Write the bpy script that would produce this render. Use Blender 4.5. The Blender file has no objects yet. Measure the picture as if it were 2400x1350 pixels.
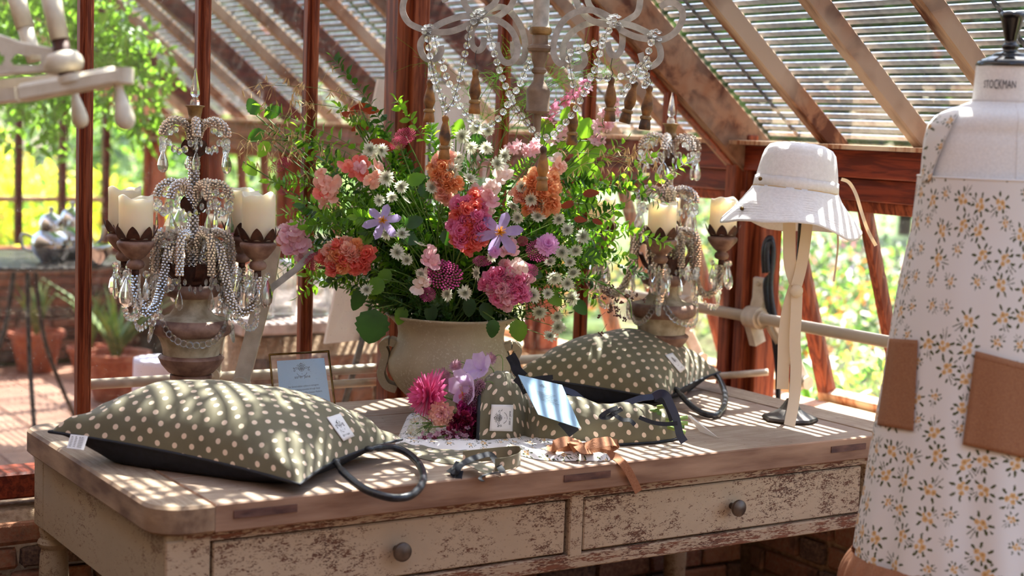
import bpy, math, random
import numpy as np
from math import sin, cos, pi, sqrt, atan2, radians, exp, tan
from mathutils import Vector, Matrix, noise

random.seed(7); np.random.seed(7)
scn = bpy.context.scene
COL = scn.collection

# ------------------------------------------------------------ camera, sky, sun, exposure
F_PX = 3734.967
YAW, PITCH, ROLL = radians(57.21537), radians(5.884604), radians(2.059358)
EYE = Vector((0, 0, 1.56))
FW = Vector((cos(YAW)*cos(PITCH), sin(YAW)*cos(PITCH), -sin(PITCH)))
_r = Vector((sin(YAW), -cos(YAW), 0)); _u = _r.cross(FW)
RT = _r*cos(ROLL) + _u*sin(ROLL); UP = _u*cos(ROLL) - _r*sin(ROLL)
RH = _r.copy(); FH = Vector((cos(YAW), sin(YAW), 0)); ZZ = Vector((0, 0, 1))   # level right / level away / up

cd = bpy.data.cameras.new('camera'); cam = bpy.data.objects.new('camera', cd); COL.objects.link(cam)
m = Matrix((RT, UP, -FW)).transposed().to_4x4(); m.translation = EYE
cam.matrix_world = m
cd.sensor_width = 36; cd.lens = 36*F_PX/2400
cd.dof.use_dof = True; cd.dof.focus_distance = 3.95; cd.dof.aperture_fstop = 2.6
cd.clip_start = .05; cd.clip_end = 400
scn.camera = cam

SUN_DIR = Vector((.42, .29, .87)).normalized()       # towards the sun
wd = bpy.data.worlds.new('world'); scn.world = wd; wd.use_nodes = True
nt = wd.node_tree; nt.nodes.clear()
sk = nt.nodes.new('ShaderNodeTexSky'); sk.sky_type = 'NISHITA'; sk.sun_disc = False
sk.sun_elevation = math.asin(SUN_DIR.z); sk.sun_rotation = atan2(SUN_DIR.x, SUN_DIR.y)
sk.altitude = 50; sk.dust_density = 2.5; sk.air_density = 1.0
bg = nt.nodes.new('ShaderNodeBackground'); bg.inputs['Strength'].default_value = .50
wo = nt.nodes.new('ShaderNodeOutputWorld')
nt.links.new(sk.outputs[0], bg.inputs[0]); nt.links.new(bg.outputs[0], wo.inputs[0])
sl = bpy.data.lights.new('sun', 'SUN'); sl.energy = 15.0; sl.angle = radians(.53); sl.color = (1, .95, .87)
so = bpy.data.objects.new('sun', sl); COL.objects.link(so)
so.rotation_euler = SUN_DIR.to_track_quat('Z', 'Y').to_euler(); so.location = (9, 7, 9)
vs = scn.view_settings
vs.view_transform = 'Standard'; vs.look = 'None'; vs.gamma = 1; vs.use_curve_mapping = False; vs.exposure = .86
scn.cycles.max_bounces = 10; scn.cycles.transparent_max_bounces = 32; scn.cycles.transmission_bounces = 8
scn.cycles.diffuse_bounces = 4; scn.cycles.glossy_bounces = 3; scn.cycles.caustics_reflective = False
scn.cycles.caustics_refractive = False; scn.cycles.sample_clamp_indirect = 6

# ------------------------------------------------------------ pixel helpers (a pixel's ray met with a real plane or depth)
def ray(px, py): return FW + RT*((px-1200)/F_PX) - UP*((py-675)/F_PX)
def at(px, py, D=None, x=None, y=None, z=None):
    d = ray(px, py)
    if D is not None: return EYE + d*D
    i, v = (0, x) if x is not None else (1, y) if y is not None else (2, z)
    return EYE + d*((v-EYE[i])/d[i])
def pj(p):
    d = Vector(p)-EYE; t = d.dot(FW)
    return 1200+F_PX*d.dot(RT)/t, 675-F_PX*d.dot(UP)/t, t
def PL(pts, D):
    """pixels (x, y[, depth offset]) -> points at depth D"""
    return [at(p[0], p[1], D=D+(p[2] if len(p) > 2 else 0)) for p in pts]
def cr(P, n=6, closed=False):
    P = [Vector(p) for p in P]; out = []
    N = len(P); rng = range(N if closed else N-1)
    for i in rng:
        if closed: a, b, c, d = P[i-1], P[i], P[(i+1) % N], P[(i+2) % N]
        else: a, b, c, d = P[max(i-1, 0)], P[i], P[i+1], P[min(i+2, N-1)]
        for k in range(n):
            t = k/n
            out.append(.5*((2*b)+(c-a)*t+(2*a-5*b+4*c-d)*t*t+(3*b-a-3*c+d)*t**3))
    if not closed: out.append(P[-1])
    return out
def resample(P, step):
    out = [P[0]]; acc = 0
    for a, b in zip(P, P[1:]):
        L = (b-a).length
        while acc+L >= step:
            t = (step-acc)/L; a = a+(b-a)*t; out.append(a); L = (b-a).length; acc = 0
            if L < 1e-9: break
        acc += L
    return out

# ------------------------------------------------------------ scene-graph helpers
WM = {}
def link(o, parent=None, mw=None):
    COL.objects.link(o)
    mw = mw or Matrix.Identity(4)
    if parent is not None:
        o.parent = parent; o.matrix_parent_inverse = WM[parent.name].inverted()
    o.matrix_basis = mw; WM[o.name] = mw
    return o
def tag(o, label=None, cat=None, group=None, kind=None):
    if label: o['label'] = label
    if cat: o['category'] = cat
    if group: o['group'] = group
    if kind: o['kind'] = kind
    return o
def thing(name, loc, label=None, cat=None, group=None, kind=None):
    o = bpy.data.objects.new(name, None); o.empty_display_size = .05
    link(o, None, Matrix.Translation(Vector(loc)))
    return tag(o, label, cat, group, kind)
def inst(mesh, name, parent, mw):
    return link(bpy.data.objects.new(name, mesh), parent, mw)
def copy_tree(o, parent=None, M=None):
    c = o.copy(); COL.objects.link(c); inv = o.matrix_parent_inverse.copy(); c.parent = parent
    if parent is not None: c.matrix_parent_inverse = inv
    if parent is None and M is not None: c.matrix_basis = M
    WM[c.name] = c.matrix_basis.copy()
    for ch in list(o.children): copy_tree(ch, c)
    return c

class MB:
    def __init__(s): s.v = []; s.f = []; s.uv = {}; s.mi = []; s.cur = 0
    def add(s, V, F, uv=None):
        b = len(s.v); s.v += [tuple(p) for p in V]
        for k, f in enumerate(F):
            s.f.append(tuple(i+b for i in f)); s.mi.append(s.cur)
        if uv is not None:
            for i, q in enumerate(uv): s.uv[b+i] = q
        return s
    def box(s, c, d, M=None, bev=0):
        x, y, z = (q/2 for q in d); c = Vector(c)
        if bev:
            b = bev; V = []; F = []
            for sz, o in ((-z, b), (-z+b, 0), (z-b, 0), (z, b)):
                X, Y = x-o, y-o
                k = min(b, x, y)
                for px_, py_ in ((-X+k,-Y),(X-k,-Y),(X,-Y+k),(X,Y-k),(X-k,Y),(-X+k,Y),(-X,Y-k),(-X,-Y+k)): V.append((px_, py_, sz))
            for r in range(3):
                for i in range(8):
                    j = (i+1) % 8; F.append((r*8+i, r*8+j, r*8+8+j, r*8+8+i))
            F.append(tuple(range(7, -1, -1))); F.append(tuple(range(24, 32)))
        else:
            V = [(sx*x, sy*y, sz*z) for sz in (-1, 1) for sx, sy in ((-1,-1),(1,-1),(1,1),(-1,1))]
            F = [(3,2,1,0),(4,5,6,7),(0,1,5,4),(1,2,6,5),(2,3,7,6),(3,0,4,7)]
        V = [Vector(v) for v in V]
        if M is not None: V = [M @ v for v in V]
        return s.add([c+v for v in V], F)
    def bar(s, a, b, w, h, up=ZZ, bev=0):
        a, b = Vector(a), Vector(b); d = (b-a); L = d.length; d.normalize()
        sd = d.cross(Vector(up)).normalized(); u = sd.cross(d)
        return s.box((a+b)/2, (L, w, h), Matrix((d, sd, u)).transposed(), bev)
    def tube(s, P, r, n=8, cap=True, flat=None, nrm=None, closed=False, uvs=None):
        """sweep; r number or list; flat=(w,t) gives a rectangular section turned by nrm (section's thin direction)"""
        P = [Vector(p) for p in P]; N = len(P)
        T = [((P[(i+1) % N] if closed else P[min(i+1, N-1)])-(P[i-1] if closed else P[max(i-1, 0)])).normalized() for i in range(N)]
        ref = Vector(nrm[0] if isinstance(nrm, list) else nrm) if nrm is not None else (Vector((0, 0, 1)) if abs(T[0].z) < .9 else Vector((1, 0, 0)))
        V = []; u = (ref-T[0]*ref.dot(T[0])).normalized()
        for i in range(N):
            if nrm is not None:
                q = Vector(nrm[i]) if isinstance(nrm, list) else ref
                u2 = q-T[i]*q.dot(T[i])
                if u2.length > 1e-4: u = u2.normalized()
            else: u = (u-T[i]*u.dot(T[i])).normalized()
            w = T[i].cross(u)
            if flat:
                fw, ft = flat if not isinstance(flat, list) else flat[i]
                for a, b in ((-.5,-.5),(.5,-.5),(.5,.5),(-.5,.5)): V.append(P[i]+w*(a*fw)+u*(b*ft))
            else:
                rr = r[i] if hasattr(r, '__len__') else r
                for k in range(n): V.append(P[i]+(u*cos(2*pi*k/n)+w*sin(2*pi*k/n))*rr)
        if flat: n = 4
        F = []
        for i in range(N if closed else N-1):
            j = (i+1) % N
            for k in range(n): F.append((i*n+k, i*n+(k+1) % n, j*n+(k+1) % n, j*n+k))
        if cap and not closed: F.append(tuple(range(n-1, -1, -1))); F.append(tuple((N-1)*n+k for k in range(n)))
        uv = None
        if uvs is not None:
            L = 0; uv = []
            for i in range(N):
                if i: L += (P[i]-P[i-1]).length
                for k in range(n): uv.append((L, uvs*[-.5, .5, .5, -.5][k] if n == 4 else k/n*uvs))
        return s.add(V, F, uv)
    def lathe(s, c, prof, n=24, ax=None, sx=1, sy=1, fn=None, cap=False):
        """prof = [(r, z)]; c base point"""
        c = Vector(c); V = []; F = []
        for r, z in prof:
            for k in range(n):
                a = 2*pi*k/n; rr = r*(fn(a, z) if fn else 1)
                p = Vector((cos(a)*rr*sx, sin(a)*rr*sy, z)); V.append(c+(ax @ p if ax else p))
        for i in range(len(prof)-1):
            for k in range(n): F.append((i*n+k, i*n+(k+1) % n, (i+1)*n+(k+1) % n, (i+1)*n+k))
        if cap: F.append(tuple(range(n-1, -1, -1))); F.append(tuple((len(prof)-1)*n+k for k in range(n)))
        return s.add(V, F)
    def ball(s, c, r, n=8, m=5, sq=(1, 1, 1), M=None):
        V = [Vector((0, 0, -1))]; F = []
        for i in range(1, m):
            t = pi*i/m
            for k in range(n): V.append(Vector((sin(t)*cos(2*pi*k/n), sin(t)*sin(2*pi*k/n), -cos(t))))
        V.append(Vector((0, 0, 1)))
        for k in range(n):
            F.append((0, 1+(k+1) % n, 1+k)); F.append((len(V)-1, 1+(m-2)*n+k, 1+(m-2)*n+(k+1) % n))
            for i in range(m-2): F.append((1+i*n+k, 1+i*n+(k+1) % n, 1+(i+1)*n+(k+1) % n, 1+(i+1)*n+k))
        W_ = [Vector((v.x*sq[0], v.y*sq[1], v.z*sq[2]))*r for v in V]
        if M: W_ = [M @ v for v in W_]
        return s.add([Vector(c)+v for v in W_], F)
    def grid(s, fn, nu, nv, uv=None, closed_u=False, arc=None):
        """fn(u, v) -> point for u, v in 0..1"""
        V = []; U = []
        for j in range(nv+1):
            for i in range(nu if closed_u else nu+1):
                V.append(fn(i/nu, j/nv)); U.append(uv(i/nu, j/nv) if uv else (i/nu, j/nv))
        w = nu if closed_u else nu+1; F = []
        if arc is not None:                      # cloth laid without stretch: uv = arc lengths in metres from the middle
            A = np.array([tuple(p) for p in V]).reshape(nv+1, w, 3)
            du = np.concatenate([np.zeros((nv+1, 1)), np.linalg.norm(np.diff(A, axis=1), axis=2).cumsum(1)], 1); du -= du[:, w//2:w//2+1]
            dv = np.concatenate([np.zeros((1, w)), np.linalg.norm(np.diff(A, axis=0), axis=2).cumsum(0)], 0); dv -= dv[nv//2:nv//2+1, :]
            U = [(float(a)+arc, float(b)+arc*.7) for a, b in zip(du.ravel(), dv.ravel())]
        for j in range(nv):
            for i in range(nu):
                i2 = (i+1) % w if closed_u else i+1
                F.append((j*w+i, j*w+i2, (j+1)*w+i2, (j+1)*w+i))
        return s.add(V, F, U)
    def leaf(s, base, d, nrm, L, w, curl=.15, tip=.5):
        d = Vector(d).normalized(); n = Vector(nrm); sd = d.cross(n)
        if sd.length < 1e-4: sd = d.cross(Vector((.3, .5, .8)))
        sd.normalize(); n = sd.cross(d)
        b = Vector(base)
        V = [b, b+d*L*.3+sd*w*.42+n*L*.05, b+d*L*.68+sd*w*.36+n*L*.02, b+d*L-n*L*curl,
             b+d*L*.68-sd*w*.36+n*L*.02, b+d*L*.3-sd*w*.42+n*L*.05, b+d*L*.5-n*L*.02]
        return s.add(V, [(0, 1, 6), (1, 2, 6), (2, 3, 6), (3, 4, 6), (4, 5, 6), (5, 0, 6)])
    def mesh(s, name, mats, smooth=True, bevel=0):
        me = bpy.data.meshes.new(name); me.from_pydata(s.v, [], s.f)
        for mt in (mats if isinstance(mats, (list, tuple)) else [mats]): me.materials.append(mt)
        if s.mi and max(s.mi): me.polygons.foreach_set('material_index', s.mi)
        if smooth is True: me.polygons.foreach_set('use_smooth', [True]*len(me.polygons))
        elif smooth: # angle
            me.polygons.foreach_set('use_smooth', [True]*len(me.polygons)); me.set_sharp_from_angle(angle=radians(smooth))
        if s.uv:
            ul = me.uv_layers.new(name='uv'); idx = np.zeros(len(me.loops), dtype=np.int32); me.loops.foreach_get('vertex_index', idx)
            tab = np.zeros((len(s.v), 2), dtype=np.float32)
            for k, q in s.uv.items(): tab[k] = q
            ul.data.foreach_set('uv', tab[idx].ravel())
        me.update(); return me
    def build(s, name, mats, parent=None, smooth=True, **kw):
        o = link(bpy.data.objects.new(name, s.mesh(name, mats, smooth)), parent)
        return tag(o, **kw)

def solid(o, t, off=-1):
    md = o.modifiers.new('thickness', 'SOLIDIFY'); md.thickness = t; md.offset = off; return o
def subsurf(o, l=1):
    md = o.modifiers.new('subdivision', 'SUBSURF'); md.levels = l; md.render_levels = l; return o

def depth_on(S, px, py, k=4):
    """S: array of (px, py, D) samples of a surface; depth of its front layer near a pixel"""
    d2 = (S[:, 0]-px)**2+(S[:, 1]-py)**2; i = np.argsort(d2)[:k*3]
    Dm = S[i, 2].min(); i = [q for q in i if S[q, 2] < Dm+.03][:k]
    w = 1/(d2[i]+4); return float((S[i, 2]*w).sum()/w.sum())
def samples(o_or_pts):
    pts = [v.co for v in o_or_pts.data.vertices] if hasattr(o_or_pts, 'data') else o_or_pts
    return np.array([pj(p) for p in pts])
def stick(S, quad, nu, nv, off, rot=0, uvscale=1):
    """a patch whose corners are at four pixels (tl, tr, br, bl), laid on surface S, off metres towards the eye"""
    tl, tr, br, bl = [Vector((q[0], q[1], 0)) for q in quad]
    def fn(u, v):
        q = (tl*(1-u)+tr*u)*(1-v)+(bl*(1-u)+br*u)*v
        return at(q.x, q.y, D=depth_on(S, q.x, q.y)-off)
    return fn

_tx = {}
def text_pts(body, size=1.0):
    """flat glyph mesh of a line of text: vertices (x, y) and faces; width"""
    if body not in _tx:
        c = bpy.data.curves.new('t', 'FONT'); c.body = body; c.resolution_u = 2
        o = bpy.data.objects.new('t', c); COL.objects.link(o)
        dg = bpy.context.evaluated_depsgraph_get(); me = bpy.data.meshes.new_from_object(o.evaluated_get(dg))
        _tx[body] = ([(v.co.x, v.co.y) for v in me.vertices], [tuple(p.vertices) for p in me.polygons])
        bpy.data.objects.remove(o); bpy.data.curves.remove(c); bpy.data.meshes.remove(me)
    V, Fc = _tx[body]
    w = max(v[0] for v in V)
    return [(x*size, y*size) for x, y in V], Fc, w*size

# ------------------------------------------------------------ materials
def C(r, g, b, a=1):
    f = lambda c: (c/255/12.92) if c/255 <= .04045 else ((c/255+.055)/1.055)**2.4
    return (f(r), f(g), f(b), a)
class NT:
    def __init__(s, name):
        s.m = bpy.data.materials.new(name); s.m.use_nodes = True; s.t = s.m.node_tree; s.t.nodes.clear()
        s.out = s.t.nodes.new('ShaderNodeOutputMaterial')
    def n(s, typ, **kw):
        nd = s.t.nodes.new(typ)
        for k, v in kw.items():
            if k.startswith('i_'): s.set(nd, k[2:], v)
            else: setattr(nd, k, v)
        return nd
    def set(s, nd, key, v):
        sock = nd.inputs[int(key)] if key.isdigit() else nd.inputs[key.replace('_', ' ')]
        if isinstance(v, bpy.types.NodeSocket): s.t.links.new(v, sock)
        else: sock.default_value = v
    def math(s, op, a, b=0, c=0):
        nd = s.t.nodes.new('ShaderNodeMath'); nd.operation = op
        s.set(nd, '0', a); s.set(nd, '1', b); s.set(nd, '2', c); return nd.outputs[0]
    def vm(s, op, a, b=(0, 0, 0), out=0, sc=None):
        nd = s.t.nodes.new('ShaderNodeVectorMath'); nd.operation = op
        s.set(nd, '0', a); s.set(nd, '1', b)
        if sc is not None: s.set(nd, '3', sc)
        return nd.outputs[out]
    def co(s, kind='Object'): return s.n('ShaderNodeTexCoord').outputs[kind]
    def mp(s, v, scale=(1, 1, 1), rot=(0, 0, 0), loc=(0, 0, 0)):
        return s.n('ShaderNodeMapping', i_Vector=v, i_Scale=scale, i_Rotation=rot, i_Location=loc).outputs[0]
    def noise(s, v, scale=5, detail=3, rough=.5, dist=0):
        return s.n('ShaderNodeTexNoise', i_Vector=v, i_Scale=scale, i_Detail=detail, i_Roughness=rough, i_Distortion=dist).outputs[0]
    def ramp(s, f, stops, interp='LINEAR'):
        nd = s.n('ShaderNodeValToRGB', i_Fac=f); cr_ = nd.color_ramp; cr_.interpolation = interp
        while len(cr_.elements) < len(stops): cr_.elements.new(.5)
        for e, (p, c) in zip(cr_.elements, stops): e.position = p; e.color = c if hasattr(c, '__len__') else (c, c, c, 1)
        return nd.outputs[0]
    def mix(s, f, a, b, blend='MIX'):
        nd = s.t.nodes.new('ShaderNodeMix'); nd.data_type = 'RGBA'; nd.blend_type = blend
        s.set(nd, '0', f)
        s.set(nd, '6', a); s.set(nd, '7', b); return nd.outputs[2]
    def bump(s, h, strength=.3, dist=.01):
        return s.n('ShaderNodeBump', i_Height=h, i_Strength=strength, i_Distance=dist).outputs[0]
    def pbsdf(s, col, rough=.6, metal=0, nrm=None, **kw):
        nd = s.n('ShaderNodeBsdfPrincipled'); s.set(nd, 'Base_Color', col); s.set(nd, 'Roughness', rough); s.set(nd, 'Metallic', metal)
        if nrm is not None: s.set(nd, 'Normal', nrm)
        for k, v in kw.items(): s.set(nd, k, v)
        return nd.outputs[0]
    def end(s, sh): s.t.links.new(sh, s.out.inputs[0]); return s.m
    def mixsh(s, f, a, b):
        nd = s.t.nodes.new('ShaderNodeMixShader'); s.set(nd, '0', f); s.set(nd, '1', a); s.set(nd, '2', b); return nd.outputs[0]

def simple(name, c1, c2=None, scale=20, rough=.6, metal=0, bump=0, stretch=(1, 1, 1), lo=.35, hi=.65, coat=0, detail=4):
    t = NT(name)
    if c2 is None and not bump: return t.end(t.pbsdf(c1, rough, metal, Coat_Weight=coat))
    v = t.mp(t.co(), stretch); nz = t.noise(v, scale, detail)
    col = t.mix(t.ramp(nz, [(lo, 0), (hi, 1)]), c1, c2) if c2 else c1
    return t.end(t.pbsdf(col, rough, metal, t.bump(nz, bump) if bump else None, Coat_Weight=coat))
def translucent(name, c1, c2, tc, scale=25, f=.45, rough=.45, rnd=True):
    t = NT(name); nz = t.noise(t.co(), scale, 2)
    fac = t.ramp(nz, [(.35, 0), (.65, 1)])
    col = t.mix(fac, c1, c2)
    a = t.pbsdf(col, rough)
    b = t.n('ShaderNodeBsdfTranslucent', i_Color=tc).outputs[0]
    return t.end(t.mixsh(f, a, b))
def weathered(name, paint, wood, dark, amt=.5, axis=(1, 1, 1), fs=60, rough=.75):
    """old paint rubbed through to wood, streaked along one axis"""
    t = NT(name); v = t.co(); st = t.mp(v, axis)
    big = t.noise(v, 5, 4, .6); fine = t.noise(st, fs, 6, .75, .3); vf = t.noise(st, fs*5, 3, .6)
    s_ = t.math('ADD', t.math('MULTIPLY', big, .38), t.math('MULTIPLY', fine, .52)); s_ = t.math('ADD', s_, t.math('MULTIPLY', vf, .40))
    k = t.ramp(s_, [(amt-.012, 0), (amt+.012, 1)])
    wcol = t.mix(t.ramp(fine, [(.4, 0), (.6, 1)]), wood, dark)
    pc = t.mix(t.ramp(big, [(.3, 0), (.7, 1)]), paint, tuple(q*.82 for q in paint[:3])+(1,))
    col = t.mix(k, wcol, pc)
    return t.end(t.pbsdf(col, rough, 0, t.bump(t.math('ADD', k, t.math('MULTIPLY', fine, .5)), .35, .003)))
def timber(name, c1, c2, axis, rough=.4, pale=None, paleamt=.6):
    t = NT(name); v = t.co(); g = t.noise(t.mp(v, axis), 30, 5, .6, .6)
    col = t.mix(t.ramp(g, [(.42, 0), (.58, 1)]), c1, c2)
    if pale:
        b = t.noise(t.mp(v, tuple(q*.5+.1 for q in axis)), 7, 4, .6)
        col = t.mix(t.ramp(b, [(paleamt-.08, 0), (paleamt+.08, 1)]), pale, col)
    return t.end(t.pbsdf(col, rough+.15, 0, t.bump(g, .3, .004), Specular_IOR_Level=.22))
def dots(name, base, dot, pitch=.043, r=.0063, rough=.8):
    t = NT(name); uv = t.co('UV')
    def lay(off):
        f = t.vm('FRACTION', t.vm('ADD', t.vm('SCALE', uv, sc=1/pitch), (off+100, off+100, 0)))
        return t.vm('LENGTH', t.vm('MULTIPLY', t.vm('SUBTRACT', f, (.5, .5, 0)), (1, 1, 0)), out=1)
    d = t.math('MINIMUM', lay(0), lay(.5))
    k = t.math('LESS_THAN', d, r/pitch)
    nz = t.noise(t.mp(uv, (1, 1, 1)), 900, 2); big = t.noise(t.co(), 14, 3)
    b2 = t.mix(t.ramp(big, [(.3, 0), (.7, 1)]), base, tuple(q*.8 for q in base[:3])+(1,))
    return t.end(t.pbsdf(t.mix(k, b2, dot), rough, 0, t.bump(nz, .25, .001), Sheen_Weight=.2))
def floral(name, base, pitch=.056, rough=.85, big=.62):
    """sprigs: peach blooms with dark green leaves and stems, each cell turned its own way"""
    t = NT(name); uv = t.co('UV')
    vo = t.n('ShaderNodeTexVoronoi', i_Vector=uv, i_Scale=1/pitch, i_Randomness=.45, voronoi_dimensions='2D')
    loc = t.vm('SUBTRACT', t.vm('SCALE', uv, sc=1/pitch), t.vm('SCALE', vo.outputs['Position'], sc=1/pitch))
    sp = t.n('ShaderNodeSeparateColor', i_Color=vo.outputs['Color'])
    ang = t.math('MULTIPLY', sp.outputs[0], 6.283)
    rt = t.n('ShaderNodeVectorRotate', rotation_type='Z_AXIS', i_Vector=loc); t.set(rt, 'Angle', ang)
    wob = t.vm('SCALE', t.vm('SUBTRACT', t.n('ShaderNodeTexNoise', i_Vector=uv, i_Scale=420.0, i_Detail=1.0).outputs[1], (.5, .5, .5)), sc=.13)
    p = t.vm('ADD', rt.outputs[0], wob)
    small = t.math('ADD', 1.0, t.math('MULTIPLY', t.math('GREATER_THAN', sp.outputs[1], .66), .6))
    p = t.vm('SCALE', p, sc=t.math('MULTIPLY', small, big))
    def blob(x, y, rx, ry, a):
        q = t.vm('SUBTRACT', p, (x, y, 0))
        r2 = t.n('ShaderNodeVectorRotate', rotation_type='Z_AXIS', i_Vector=q); t.set(r2, 'Angle', -a)
        q = t.vm('MULTIPLY', r2.outputs[0], (1/rx, 1/ry, 0)); return t.math('LESS_THAN', t.vm('LENGTH', q, out=1), 1.0)
    def union(L):
        o = L[0]
        for q in L[1:]: o = t.math('MAXIMUM', o, q)
        return o
    leaves = union([blob(.19, .12, .075, .032, .5), blob(.2, -.05, .075, .03, -.4), blob(.03, .23, .07, .03, 1.7), blob(-.17, .13, .07, .03, 2.5),
                    blob(-.2, -.04, .07, .028, 3.4), blob(.1, -.2, .06, .026, -1.1), blob(-.03, -.27, .15, .011, 1.45), blob(.05, -.27, .13, .009, 1.75), blob(.28, .03, .05, .02, .1), blob(.11, -.22, .06, .026, -.6), blob(-.12, -.22, .06, .024, 3.6)])
    blooms = union([blob(.03, .06, .072, .064, 0), blob(-.08, -.02, .058, .062, 0), blob(.06, -.07, .058, .052, 0), blob(.13, .03, .036, .04, 0)])
    eye = union([blob(.03, .06, .028, .026, 0), blob(-.09, -.02, .022, .022, 0), blob(.07, -.07, .02, .02, 0)])
    col = t.mix(leaves, base, C(70, 74, 32)); col = t.mix(blooms, col, C(218, 178, 122)); col = t.mix(eye, col, C(186, 134, 78))
    return t.end(t.pbsdf(col, rough, 0, t.bump(t.noise(uv, 700, 2), .2, .001)))

M = {}
M['glass'] = None
def make_glass(name, dirt=.05, tint=(1, 1, 1, 1), scale=180, refl=.6):
    t = NT(name); tr = t.n('ShaderNodeBsdfTransparent', i_Color=tint).outputs[0]
    gl = t.n('ShaderNodeBsdfGlossy', i_Roughness=.03, i_Color=(1, 1, 1, 1)).outputs[0]
    bf = t.n('ShaderNodeNewGeometry').outputs['Backfacing']     # thin pane: the inner face reflects like the outer one
    fr = t.n('ShaderNodeFresnel', i_IOR=t.math('ADD', 1.45, t.math('MULTIPLY', bf, 1/1.45-1.45))).outputs[0]
    a = t.mixsh(t.math('MULTIPLY', fr, refl), tr, gl)
    sp = t.ramp(t.noise(t.co(), scale, 2, .6), [(.66, 0), (.74, 1)]); film = t.noise(t.co(), 3, 4)
    k = t.math('ADD', t.math('MULTIPLY', sp, .35*dirt/.05), t.math('MULTIPLY', film, dirt))
    df = t.mixsh(.5, t.n('ShaderNodeBsdfDiffuse', i_Color=C(225, 222, 214)).outputs[0], t.n('ShaderNodeBsdfTranslucent', i_Color=C(225, 222, 214)).outputs[0])
    return t.end(t.mixsh(k, a, df))
M['glass'] = make_glass('pane_glass', .022)
M['roofglass'] = make_glass('roof_glass', .014, (.94, .97, .97, 1), refl=.7)
def crystal(name, col=(1, 1, 1, 1), tf=.3):
    t = NT(name); g = t.n('ShaderNodeBsdfGlass', i_Color=col, i_Roughness=.0, i_IOR=1.5).outputs[0]
    g = t.mixsh(.10, g, t.n('ShaderNodeBsdfTranslucent', i_Color=(1, 1, 1, 1)).outputs[0])
    tr = t.n('ShaderNodeBsdfTransparent', i_Color=col).outputs[0]
    return t.end(t.mixsh(tf, g, tr))
M['crystal'] = crystal('crystal', (1, 1, 1, 1), .25); t = NT('seed_bead_glass'); M['tinybead'] = t.end(t.mixsh(.45, t.n('ShaderNodeBsdfGlass', i_Color=C(250, 240, 230), i_Roughness=.02, i_IOR=1.5).outputs[0], t.n('ShaderNodeBsdfGlossy', i_Color=C(245, 236, 226), i_Roughness=.10).outputs[0]))
M['red'] = timber('red_timber', C(92, 34, 18), C(140, 62, 34), (2, 2, .15), .35)
M['redx'] = timber('red_timber_beam', C(88, 30, 18), C(132, 54, 30), (2, .15, 2), .35)
M['redd'] = timber('dark_red_timber', C(66, 26, 18), C(98, 42, 28), (.3, 2, 2), .4)
M['rafter'] = timber('rafter_timber', C(84, 48, 32), C(146, 102, 74), (.35, 2.5, .35), .6, C(170, 146, 124), .50)
M['post'] = timber('post_timber', C(100, 42, 24), C(150, 78, 48), (2.2, 2.2, .15), .4)
M['pale'] = timber('worn_timber', C(150, 92, 62), C(196, 156, 122), (2, 2, .2), .6, C(205, 178, 150), .5)
M['lath'] = simple('lath_wood', C(140, 143, 152), C(172, 174, 180), 40, .38, bump=.2)
M['wall'] = simple('mortar', C(150, 122, 96), C(186, 158, 130), 60, .95, bump=.6); M['backwall'] = simple('old_brick_wall', C(100, 84, 72), C(132, 114, 98), 12, .95)
t = NT('brick'); oi = t.n('ShaderNodeObjectInfo').outputs['Random']; nz = t.noise(t.co(), 70, 5, .7); n2 = t.noise(t.co(), 14, 4, .6)
bc = t.ramp(oi, [(0, C(52, 40, 40)), (.28, C(74, 50, 44)), (.3, C(132, 74, 52)), (.6, C(150, 92, 62)), (.62, C(120, 62, 48)), (.85, C(160, 110, 76)), (1, C(112, 58, 46))])
bc = t.mix(t.ramp(nz, [(.35, 0), (.75, 1)]), bc, C(150, 116, 88)); bc = t.mix(t.ramp(n2, [(.55, 0), (.8, 1)]), bc, C(60, 42, 36))
M['brick'] = t.end(t.pbsdf(bc, .92, 0, t.bump(nz, .8, .008)))
t = NT('floor_tile'); oi = t.n('ShaderNodeObjectInfo').outputs['Random']; nz = t.noise(t.co(), 9, 5, .6)
bc = t.mix(oi, C(160, 118, 94), C(180, 138, 112)); bc = t.mix(t.ramp(nz, [(.4, 0), (.7, 1)]), bc, C(136, 98, 78))
M['tile'] = t.end(t.pbsdf(bc, .7, 0, t.bump(nz, .3, .004)))
M['ground'] = simple('ground', C(44, 66, 28), C(84, 108, 46), 3, 1)
M['grout'] = simple('grout', C(96, 72, 56), C(120, 92, 72), 30, 1)
M['stone'] = simple('ledge_stone', C(150, 132, 124), C(196, 178, 172), 12, .85, bump=.3)
M['cream'] = simple('cream_metal', C(196, 182, 158), C(222, 210, 188), 25, .45, bump=.15)
M['creamd'] = weathered('cream_chipped_metal', C(205, 193, 172), C(90, 50, 36), C(50, 34, 28), .40, (1, 1, 1), 25, .5)
M['top'] = None
t = NT('table_top_wood'); v = t.co(); g = t.noise(t.mp(v, (.12, 2, 2)), 60, 6, .7, .5); b = t.noise(v, 6, 4, .6); sp = t.noise(v, 55, 3, .7)
col = t.mix(t.ramp(g, [(.3, 0), (.7, 1)]), C(132, 106, 86), C(186, 166, 146)); col = t.mix(t.ramp(b, [(.42, 0), (.7, 1)]), col, C(142, 114, 96))
col = t.mix(t.ramp(sp, [(.66, 0), (.72, 1)]), col, C(92, 62, 50))
M['top'] = t.end(t.pbsdf(col, .68, 0, t.bump(g, .35, .002)))
t = NT('table_end_wood'); v = t.co(); g = t.noise(t.mp(v, (2, .12, 2)), 60, 6, .7, .5); b = t.noise(v, 7, 4, .6); sp = t.noise(v, 55, 3, .7)
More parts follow.
